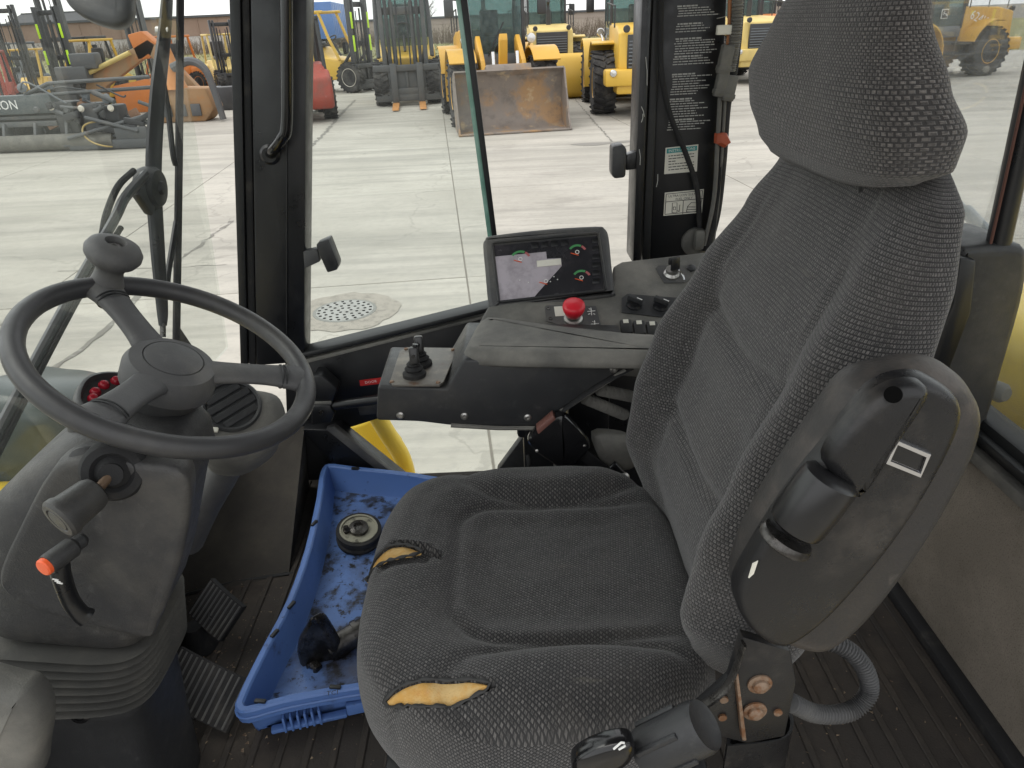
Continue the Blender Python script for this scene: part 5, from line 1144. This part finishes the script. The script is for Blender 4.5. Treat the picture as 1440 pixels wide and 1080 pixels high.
def loader(label, loc, rz, paint, bucket_mat, bw=2.7, bpos=0, group='wheel loaders parked in the yard', tyre='loader', num=None, rimm=None):
    t = thing('wheel_loader', label, 'loader', loc, rz, group)
    wheels(t, tyre, .80, .62, rimm or YEL, [(s*1.05, y) for s in (-1, 1) for y in (-1.65, 1.65)])
    # rear body
    m = MB(); m.prism([V((-.80, y, z)) for y, z in ((.65, 1.15), (.65, 2.25), (2.2, 2.2), (2.95, 2.05), (3.05, 1.15))], (1.6, 0, 0), .07, 3); hd = m.build('engine_hood', paint, t)
    m = MB(); m.box((0, 3.05, 1.58), (1.18, .05, .82), rot=(rad(-4), 0, 0), bev=.015); gl = m.build('rear_grille', BLK, hd)
    for i in range(9):
        m = MB(); m.box((0, 3.085, 1.24+i*.085), (1.1, .02, .03), bev=.006, seg=1); m.build('grille_slat', GRY, gl)
    bxp(t, 'counterweight', paint, ((0, 2.95, 1.0), (2.3, .6, .40)), ((0, 2.75, .75), (1.7, .8, .3)), bev=.06)
    for s in (-1, 1):
        m = MB(); m.lathe((s*.95, 3.26, 1.12), (0, 1, 0), [(.07, 0), (.09, .02), (.08, .035), (0, .045)], 14); m.build('tail_lamp', CHR, t)
        m = MB(); m.lathe((s*.62, 3.04, 2.12), (0, 1, 0), [(.08, -.05), (.09, .03), (.07, .05), (0, .05)], 14); m.build('rear_work_lamp', BLK, t)
    bxp(t, 'rear_frame', BLK, ((0, 1.4, .85), (1.1, 3.0, .6)), bev=.04); bxp(t, 'front_frame', paint, ((0, -1.35, .95), (.95, 1.9, .7)), bev=.05)
    for s in (-1, 1):
        for y0, nm in ((1.65, 'rear_fender'), (-1.65, 'front_fender')):
            m = MB(); rr = []
            for k in range(11):
                a = rad(-15+150*k/10) if y0 < 0 else rad(72+88*k/10)
                c = V((s*1.05, y0+math.cos(a)*1.0, .80+math.sin(a)*1.0)); n = V((0, math.cos(a), math.sin(a)))
                rr.append([c+V((-.34, 0, 0)), c+V((.34, 0, 0)), c+V((.34, 0, 0))+n*.04, c+V((-.34, 0, 0))+n*.04])
            m.rings(rr); m.build(nm, paint, t)
        bxp(t, 'side_step', BLK, ((s*1.0, .45, .75), (.5, .7, .06)), ((s*1.12, .45, 1.1), (.4, .5, .05)), ((s*1.15, .12, 1.0), (.04, .04, .7)), ((s*1.15, .78, 1.0), (.04, .04, .7)), bev=.01)
        m = MB(); m.tube([V((s*.86, .75, 2.2)), V((s*.86, .75, 2.75)), V((s*.86, 2.5, 2.65)), V((s*.86, 2.5, 2.15))], .02, 6); m.tube([V((s*.86, 1.6, 2.2)), V((s*.86, 1.6, 2.7))], .018, 6); m.build('hand_rail', BLK, t)
    # cab
    cbn = t
    for s in (-1, 1):
        for y in (-.78, .62):
            m = MB(); m.box((s*.74, y, 2.45), (.09, .09, 1.75), bev=.015); m.build('cab_post', BLK, t)
    m = MB(); m.box((0, -.08, 3.36), (1.75, 1.75, .12), bev=.05); m.build('cab_roof', paint, t)
    bxp(t, 'cab_base', GRY, ((0, -.08, 1.48), (1.55, 1.45, .36)))
    for c, s_ in (((0, -.80, 2.48), (1.38, .02, 1.62)), ((0, .64, 2.48), (1.38, .02, 1.62)), ((-.76, -.08, 2.48), (.02, 1.3, 1.62)), ((.76, -.08, 2.48), (.02, 1.3, 1.62))):
        m = MB(); m.box(c, s_); m.build('cab_window', CGL, t, smooth=False)
    m = MB(); m.box((0, -.82, 2.0), (.03, .03, .9), rot=(0, .5, 0)); m.build('wiper', BLK, t)
    bxp(t, 'operator_seat', BLK, ((0, .2, 2.0), (.5, .5, .12)), ((0, .42, 2.35), (.5, .12, .7)), bev=.04)
    for s in (-1, 1):
        m = MB(); m.tube([V((s*.78, -.85, 2.9)), V((s*1.15, -1.0, 2.95))], .02, 6); m.box((s*1.2, -1.02, 2.75), (.24, .08, .42), bev=.04); m.build('side_mirror', BLK, t)
        m = MB(); m.tube([V((s*.75, -.95, 1.6)), V((s*.85, -1.2, 1.95))], .03, 6); m.lathe((s*.86, -1.25, 2.0), (0, -1, 0), [(.10, -.08), (.12, 0), (.11, .04), (0, .05)], 16); m.build('head_lamp', CHR, t)
    m = MB(); m.cyl((.0, 1.5, 2.15), (0, 1.5, 2.75), .09, n=14); m.tube([V((0, 1.5, 2.7)), V((0, 1.5, 2.95)), V((0, 1.65, 3.05))], .065, 10, 4); m.build('exhaust_stack', BLK, t)
    # lift arms, linkage
    for s in (-1, 1):
        m = MB(); ap = [(-.95, 2.0), (-1.15, 2.1), (-2.0, 1.55), (-2.55, .78), (-2.58, .50), (-2.40, .46), (-2.05, .95), (-1.5, 1.35), (-.95, 1.7)]
        m.prism([V((s*.52-.06, y, z)) for y, z in ap], (.12, 0, 0), .02); la = m.build('lift_arm', paint, t)
        m = MB(); m.cyl((s*.36, -.75, 1.0), (s*.36, -1.35, 1.2), .075, n=12); m.build('lift_cylinder', paint, la)
        m = MB(); m.cyl((s*.36, -1.3, 1.18), (s*.36, -1.95, 1.4), .04, n=10); m.build('cylinder_rod', CHR, la)
        m = MB(); m.cyl((s*.30, -2.55, .6), (s*.30, -2.35, 1.75), .045, n=10); m.build('coupler_link', CHR, la)
    m = MB(); m.prism([V((-.1, y, z)) for y, z in ((-1.55, 1.3), (-1.75, 1.35), (-2.0, 2.05), (-2.15, 2.15), (-2.2, 2.0), (-1.95, 1.1), (-1.85, .7), (-1.7, .7))], (.2, 0, 0), .02); bl = m.build('bell_crank', paint, t)
    m = MB(); m.cyl((0, -.95, 1.75), (0, -2.05, 2.02), .065, n=12); m.build('tilt_cylinder', BLK, bl)
    m = MB(); m.cyl((0, -1.8, .9), (0, -2.55, .75), .05, n=10); m.build('tilt_link', STL, bl)
    bxp(t, 'cross_tube', paint, ((0, -2.05, 1.15), (1.1, .22, .26)), bev=.05)
    # bucket: swept shell, two cheeks, lip
    prof = [(-3.62, .02), (-3.1, .03), (-2.78, .12), (-2.62, .40), (-2.62, .80), (-2.78, 1.22), (-2.95, 1.36)]
    prof = [(y, z+bpos) for y, z in prof]; pp = smooth_open([V((0, y, z)) for y, z in prof], 4); m = MB(); rr = []
    for i, p in enumerate(pp):
        tn = (pp[min(i+1, len(pp)-1)]-pp[max(i-1, 0)]).normalized(); n = V((0, tn.z, -tn.y))*-.04
        rr.append([p+V((-bw/2, 0, 0)), p+V((bw/2, 0, 0)), p+V((bw/2, 0, 0))-n, p+V((-bw/2, 0, 0))-n])
    m.rings(rr); bk = m.build('bucket', bucket_mat, t)
    for s in (-1, 1):
        m = MB(); q = [V((s*bw/2-.02, p.y, p.z)) for p in pp] + [V((s*bw/2-.02, -3.40, .35+bpos))]; m.prism(q, (.04, 0, 0)); m.build('bucket_side', bucket_mat, bk, smooth=False)
    m = MB(); m.box((0, -3.58, .02+bpos+.006), (bw+.06, .18, .035), bev=.006); m.build('cutting_edge', RUST, bk)
    m = MB(); m.prism([V((-.55, y, z+bpos)) for y, z in ((-2.95, 1.36), (-2.85, 1.50), (-2.55, 1.42), (-2.5, 1.0))], (1.1, 0, 0), .02); m.build('spill_guard', bucket_mat, bk)
    if num:
        for s in (-1, 1): text('model_number', num, .42, (s*.812, 1.35, 1.85), (0, s, -.35), (s, 0, 0), K('white'), t)
    return t
th = rad(8); fA = V((math.sin(th), -math.cos(th), 0))
loader('yellow wheel loader with rusty bucket lowered on the concrete', V((.36, 17.95, 0))-fA*3.62, th, YEL, RUST)
loader('yellow wheel loader with black grille and exhaust stack behind the rusty bucket', V((2.0, 32.5, 0)), rad(181), YELP, YEL)
loader('bright yellow wheel loader with wide yellow bucket and chunky tyres beside the pillar', V((3.98, 22.85, 0)), rad(178), YELF, YELF, 4.3)
lD = loader('yellow grey wheel loader marked 624 seen through the dusty rear glass', at(1292, 108, z=0), rad(-72), YEL, STL, num='624K')
loader('faded yellow wheel loader between wiring harness and headrest', V((9.2, 31, 0)), rad(186), YELP, STL)
loader('orange wheel loader behind the faded yellow one', V((12.4, 38, 0)), rad(170), ORA, ORA)
# deer plate on the cab base of the right-hand loader
for s in (1, -1):
    m = MB(); m.box((s*.79, -.25, 2.05), (.02, .30, .30), bev=.008); pl_ = m.build('emblem_plate', K('white'), lD)
    m = MB(); m.box((s*.803, -.25, 2.05), (.006, .25, .25), bev=.002); m.build('emblem_field', BLK, pl_)
    m = MB(); X = s*.8085
    for pts in (((-.10, -.03), (-.03, .0), (.05, .01), (.09, .05)), ((.05, .01), (.10, -.03)), ((-.02, .0), (-.07, -.07)), ((.06, .03), (.03, .08), (.07, .10)), ((-.06, -.01), (-.10, -.07))):
        m.tube([V((X, -.25+a*s*-1, 2.05+b)) for a, b in pts], .012, 5)
    m.build('emblem', K('white'), pl_)

def forklift(label, loc, rz, paint, cat='forklift', R=.45, sc=1.0, mast=3.6, closed=False, forks=True, tape=None, rimm=None, group='forklifts parked across the yard', guard=None, mastmat=None, cw=1.1, tipmat=None):
    t = thing('forklift', label, cat, loc, rz, group); t.scale = (sc, sc, sc)
    mm = mastmat or STL; gm_ = guard or paint
    wheels(t, 'fork%.2f%s' % (R, (rimm or paint).name), R, .30, rimm or paint, [(s*(cw/2-.13), -.85) for s in (-1, 1)] + [(s*(cw/2-.08), .95) for s in (-1, 1)], rimR=.6)
    m = MB(); m.prism([V((-cw*.42, y, z)) for y, z in ((-.55, .35), (-.6, .9), (-.25, .95), (.1, 1.0), (.35, 1.25), (1.2, 1.22), (1.65, .95), (1.7, .35))], (cw*.84, 0, 0), .05, 3); bd = m.build('chassis', paint, t)
    m = MB(); m.prism([V((-cw*.5, y, z)) for y, z in ((.75, .3), (.8, 1.05), (1.35, 1.12), (1.75, .95), (1.82, .5), (1.7, .28))], (cw, 0, 0), .08, 3); m.build('counterweight', paint, t)
    for s in (-1, 1):
        m = MB(); m.tube([V((s*cw*.42, -.55, .9)), V((s*cw*.42, -.25, 1.5)), V((s*cw*.40, .0, 2.15))], .045, 8); m.build('guard_post', gm_, t)
        m = MB(); m.tube([V((s*cw*.42, 1.25, 1.1)), V((s*cw*.40, 1.05, 2.15))], .045, 8); m.build('guard_post', gm_, t)
        m = MB(); m.box((s*cw*.40, .5, 2.17), (.08, 1.3, .08), bev=.02); m.build('guard_rail', gm_, t)
    for k in range(7):
        m = MB(); m.box((0, -.05+k*.18, 2.17), (cw*.8, .05, .05), bev=.01); m.build('guard_bar', gm_, t)
    bxp(t, 'operator_seat', BLK, ((0, .5, 1.32), (.5, .5, .14)), ((0, .75, 1.65), (.5, .14, .55)), bev=.05)
    m = MB(); m.torus((0, -.02, 1.45), (0, .7, 1), .17, .02, 24, 8); m.cyl((0, -.02, 1.45), (0, -.3, 1.0), .03, n=8); m.build('steering', BLK, t)
    if closed:
        for c, s_ in (((0, -.12, 1.6), (cw*.76, .02, 1.0)), ((0, 1.08, 1.7), (cw*.76, .02, .8)), ((-cw*.41, .45, 1.65), (.02, 1.0, .95)), ((cw*.41, .45, 1.65), (.02, 1.0, .95))):
            m = MB(); m.box(c, s_); m.build('cab_window', CGL, t, smooth=False)
    # mast
    for s in (-1, 1):
        m = MB(); m.box((s*.42, -1.02, mast/2+.08), (.09, .16, mast), bev=.012); ml = m.build('mast_rail', mm, t)
        m = MB(); m.box((s*.31, -1.06, mast/2+.10), (.07, .14, mast*.98), bev=.012); m.build('inner_rail', BLK, t)
        m = MB(); m.cyl((s*.20, -.98, .25), (s*.20, -.98, mast*.6), .045, n=10); m.cyl((s*.20, -.98, mast*.6), (s*.20, -.98, mast*.93), .028, n=8); m.build('lift_cylinder', mm, t)
        m = MB(); m.tube([V((s*.1, -1.05, .4)), V((s*.1, -1.05, mast*.9))], .016, 6); m.build('lift_chain', BLK, t)
        if tape:
            for zc in (.55, .80): m = MB(); m.box((s*.42, -1.105, mast*zc), (.085, .01, .42), bev=.002); m.build('reflective_tape', tape, ml)
        m = MB(); m.cyl((s*.35, -.55, .7), (s*.42, -.95, 1.1), .045, n=8); m.build('tilt_cylinder', BLK, t)
    for z in (.25, mast*.55, mast*.97):
        m = MB(); m.box((0, -.96, z), (.92, .06, .14), bev=.015); m.build('cross_member', mm, t)
    # carriage and forks
    ca = bxp(t, 'carriage', mm, ((0, -1.18, .28), (cw, .08, .12)), ((0, -1.18, .72), (cw, .08, .12)), ((-.35, -1.16, .5), (.08, .06, .5)), ((.35, -1.16, .5), (.08, .06, .5)), ((-cw/2+.03, -1.16, .5), (.06, .06, .5)), ((cw/2-.03, -1.16, .5), (.06, .06, .5)), ((0, -1.16, .5), (.05, .06, .5)), ((0, -1.13, .42), (cw*.97, .02, .56)), ((0, -1.18, .16), (cw, .07, .14)), bev=.01)
    if forks:
        for s in (-1, 1):
            m = MB(); m.box((s*.27, -1.25, .42), (.13, .06, .78), bev=.01); fk = m.build('fork', mm, t)
            m = MB(); m.prism([V((s*.27-.065, y, z)) for y, z in ((-1.22, .02), (-1.22, .075), (-2.2, .045), (-2.3, .02))], (.13, 0, 0), .004); m.build('fork_blade', tipmat or mm, fk)
    return t
BR = mat('fork_orange', (.48, .22, .06), .6, 0, [((.3, .15, .06), 6, .45, .7, .6)])
forklift('large dark mast forklift with enclosed cab and two orange-brown fork tips', V((-3.25, 27.75, 0)), rad(6), YELF, R=.42, sc=1.62, mast=3.2, closed=True, guard=BLK, cw=1.34, tipmat=BR)
forklift('yellow forklift with pale wheel rims and lime taped mast beside the red one', V((-6.95, 33.2, 0)), rad(66), YELF, R=.42, sc=1.4, mast=2.4, tape=LIM, rimm=WHT, forks=False, mastmat=BLK)
forklift('faded red forklift seen past the front pillar, counterweight towards the yard', V((-6.0, 23.9, 0)), rad(196), REDM, R=.46, sc=1.25, mast=3.0, mastmat=BLK, guard=BLK)
gl_ = 'forklifts crowded behind the dark steel implement'
forklift('yellow guarded forklift beside the orange boom, tall black mast', V((-15.5, 29.5, 0)), rad(-12), YELF, mast=3.1, tape=LIM, group=gl_, mastmat=BLK, sc=1.1)
forklift('yellow framed forklift in the middle of the crowded row', V((-17.2, 28.8, 0)), rad(14), YELF, mast=3.5, group=gl_, mastmat=BLK)
forklift('dark grey forklift with tallest mast at the end of the crowded row', V((-19.6, 31.8, 0)), rad(4), GRY, mast=4.2, group=gl_, mastmat=BLK, sc=1.1)
forklift('black forklift with heavy mast behind the yellow framed forklift', V((-18.0, 34.2, 0)), rad(-6), BLK, mast=3.9, group=gl_, mastmat=STL, sc=1.15)
forklift('faded red forklift half hidden behind the lettered beam', V((-16.6, 25.6, 0)), rad(25), REDM, mast=2.6, group=gl_, mastmat=REDM)

# dark steel implement with lettered beam
P0 = V((-14.8, 18.9, 0)); im = thing('steel_implement', 'long dark steel implement with white letters OCON and bottom roller', 'implement', P0, rad(-2))
bxp(im, 'main_beam', mat('beam_blue_grey', (.085, .10, .105), .55, .2, [((.16, .165, .16), 2.5, .45, .7, .6)]), ((1.4, 0, 1.06), (5.2, .35, .42)), bev=.02)
text('beam_lettering', 'OCON', .30, (2.74, -.18, 1.06), (1, 0, 0), (0, -1, 0), K('white'), im, .9)
bxp(im, 'lower_beam', STL, ((1.3, -.10, .62), (5.4, .22, .12)), ((1.3, -.02, .76), (5.4, .12, .08)), bev=.01)
bxp(im, 'rear_plate', BLK, ((1.3, .30, .6), (5.2, .06, .9)), bev=.01)
m = MB(); m.cyl((-1.6, -.35, .20), (5.4, -.35, .20), .19, n=24); m.build('roller', mat('muddy_roller', (.13, .125, .11), .8, 0, [((.20, .19, .165), 4, .4, .7, .7)]), im)
for i in range(8):
    m = MB(); m.box((-1.2+i*.78, -.18, .42), (.07, .34, .36), rot=(rad(-25), 0, 0), bev=.01); m.build('roller_bracket', STL, im)
for i, (x, w_) in enumerate(((4.25, .5), (4.85, .4), (5.4, .35))):
    bxp(im, 'end_housing', STL if i % 2 else BLK, ((x, .05, .62+.1*i*0), (w_, .5, .95-.12*i)), bev=.05)
for i in range(14):
    r = random.Random(100+i); x = 4.0+r.uniform(0, 2.3); z = r.uniform(.3, 1.15); m = MB()
    if i % 2: m.box((x, -.25-r.random()*.2, z), (r.uniform(.12, .5), .1, r.uniform(.08, .22)), (0, r.uniform(-.5, .5), 0), .015)
    else: m.cyl((x, -.35, z), (x+r.uniform(-.5, .6), -.3, z+r.uniform(-.25, .25)), r.uniform(.03, .07), n=10)
    m.build('linkage', (STL, BLK, ORA, CHR)[(i*7) % 4] if i in (3, 8) else (STL, BLK)[i % 2], im)
for i in range(6):
    m = MB(); x = 3.7+i*.36; m.lathe((x, -.32, .95+.05*math.sin(i*2)), (0, -1, 0), [(.07, 0), (.08, .03), (.05, .06), (0, .06)], 12); m.build('valve_cap', WHT if i % 2 else STL, im)
for (a, b) in (((3.6, -.1, 1.25), (6.6, .2, 1.32)), ((3.3, 0, 1.27), (3.95, 0, 1.50)), ((3.95, 0, 1.50), (6.4, .1, 1.55)), ((4.4, -.6, .3), (6.4, -.3, .75)), ((4.2, -.5, .12), (6.5, -.3, .45)), ((4.9, -.5, .75), (6.1, -.5, .4))):
    m = MB(); m.tube([V(a), V(b)], .045, 8); m.build('brace', STL, im)
bxp(im, 'side_runner', STL, ((5.3, -.45, .12), (2.0, .14, .22)), ((5.9, -.45, .35), (.8, .1, .3)), bev=.03)
m = MB(); m.tube([at(160, 178, y=18.35), at(138, 171, y=18.3), at(119, 176, y=18.25), at(117, 188, y=18.2), at(130, 200, y=18.15), at(152, 206, y=18.1), at(175, 205, z=.02)], .02, 8, 6); hz = m.build('loose_hose', mat('tan_hose', (.42, .31, .12), .6), None); tag(hz, 'tan hose looped over the dark steel implement', 'hose')
# orange boom and rusty bucket attachments behind the implement
ob = thing('orange_boom', 'folded orange brown boom arm with dark head behind the implement', 'boom arm', V((-13.3, 27.5, 0)))
def pyz(name, pts, th_, mt, par):
    m = MB(); m.prism([V((x, 0, z)) for x, z in pts], (0, th_, 0), .03); return m.build(name, mt, par)
pyz('boom', [(-1.6, .3), (-1.2, 1.2), (.9, 2.2), (1.25, 2.35), (1.5, 2.15), (2.6, .75), (2.35, .6), (1.15, 1.85), (-.6, .9), (-.9, .2)], .35, mat('boom_brown', (.30, .19, .10), .65, 0, [((.42, .16, .05), 1.5, .5, .7, .8)]), ob)
pyz('boom_knuckle', [(.75, 1.7), (.6, 2.5), (1.1, 2.6), (1.5, 2.2), (1.2, 1.75)], .5, ORA, ob)
pyz('boom_base', [(-.4, 0), (-.4, .9), (.9, 1.1), (1.3, .5), (1.2, 0)], .8, ORA, ob)
bxp(ob, 'boom_head', STL, ((-1.5, -.1, 1.35), (1.1, .6, .5)), ((-1.0, -.1, 1.75), (.9, .5, .5)), ((-1.9, -.1, .8), (.7, .5, .7)), bev=.06)
m = MB(); m.cyl((-1.2, -.15, 1.3), (.6, -.15, 1.95), .08, n=10); m.build('boom_cylinder', YELP, ob)
rb = thing('rusty_bucket', 'orange rusty bucket with dark curved arm at the end of the implement', 'bucket', at(262, 172, z=0))
m = MB(); m.prism([V((x, 0, z)) for x, z in ((-.9, .0), (-.95, .7), (-.4, 1.0), (.8, .95), (.95, .35), (.6, .0))], (0, .9, 0), .06); m.build('bucket_shell', mat('rust_orange', (.33, .20, .10), .75, .1, [((.20, .14, .09), 2, .45, .7, .7), ((.42, .19, .06), 4, .5, .7, .6)], .3, 20), rb)
m = MB(); m.tube([V((.0, -.1, 1.55)), V((.55, -.1, 1.72)), V((.95, -.1, 1.5)), V((1.1, -.1, .9)), V((1.2, -.1, .05))], lambda q: .13-.03*q, 8, 4); m.build('curved_arm', STL, rb)
m = MB(); m.lathe((-.15, .2, .95), (0, 0, 1), [(.36, 0), (.30, .15), (.08, 1.25), (.05, 1.35), (0, 1.36)], 20); m.build('cone', mat('cone_orange', (.55, .22, .06), .6), rb)
for i in range(3):
    m = MB(); m.box((-.5+i*.45, -.03, .35), (.3, .06, .35), bev=.02); m.build('wear_plate', STL, rb)
ra = thing('red_boom_frame', 'red tubular boom frame leaning over the lettered beam', 'boom', V((-14.6, 21.6, 0)))
for (a, b, r_) in (((-2.2, 0, 2.0), (.55, 0, .25), .07), ((-2.6, .2, 1.25), (-.2, .2, .1), .06), ((-1.6, 0, 1.65), (-1.5, 0, 2.9), .06), ((.5, 0, .3), (.55, .1, 0), .07), ((-.25, .2, .12), (-.2, .2, 0), .07), ((-.9, 0, 1.15), (-.75, .2, .45), .045)):
    m = MB(); m.tube([V(a), V(b)], r_, 10); m.build('frame_tube', REDM, ra)
forklift('orange forklift between the boom arm and the yellow guarded forklift', V((-14.2, 33.5, 0)), rad(-20), ORA, mast=3.4, group=gl_, mastmat=STL, sc=1.1)
forklift('pale yellow forklift with short mast behind the orange boom', V((-12.4, 35.5, 0)), rad(30), YELP, mast=2.6, group=gl_, mastmat=BLK, sc=1.1)
for i in range(22):
    r = random.Random(300+i); x = 3.2+r.uniform(0, 3.3); z = r.uniform(.45, 1.45); m = MB(); q = V((x, -.1+r.random()*.5, z))
    if i % 3 == 0: m.lathe(q, (r.uniform(-.3, .3), -1, r.uniform(-.3, .3)), [(.05+.08*r.random(), 0), (.07+.08*r.random(), .05), (.03, .09), (0, .09)], 12)
    elif i % 3 == 1: m.tube([q, q+V((r.uniform(.2, .7), -.2, r.uniform(-.4, .3))), q+V((r.uniform(.6, 1.2), -.1, r.uniform(-.5, .2)))], .022, 6, 4)
    else: m.box(q, (r.uniform(.08, .4), .12, r.uniform(.06, .3)), (0, r.uniform(-.6, .6), 0), .012)
    m.build('hydraulic_fitting', (BLK, STL, STL, GRY, mat('fit_rust%d' % i, (.22, .12, .07), .7))[r.randrange(5)], im)
pk = thing('pallet_rack', 'low dark rack of blue grey parts behind the rusty bucket', 'rack', V((-9.9, 27.2, 0)))
for i in range(5):
    bxp(pk, 'rack_bin', GRY if i % 2 else BLK, ((i*.62-.9, .2*(i % 2), .38), (.55, .6, .75)), bev=.03)
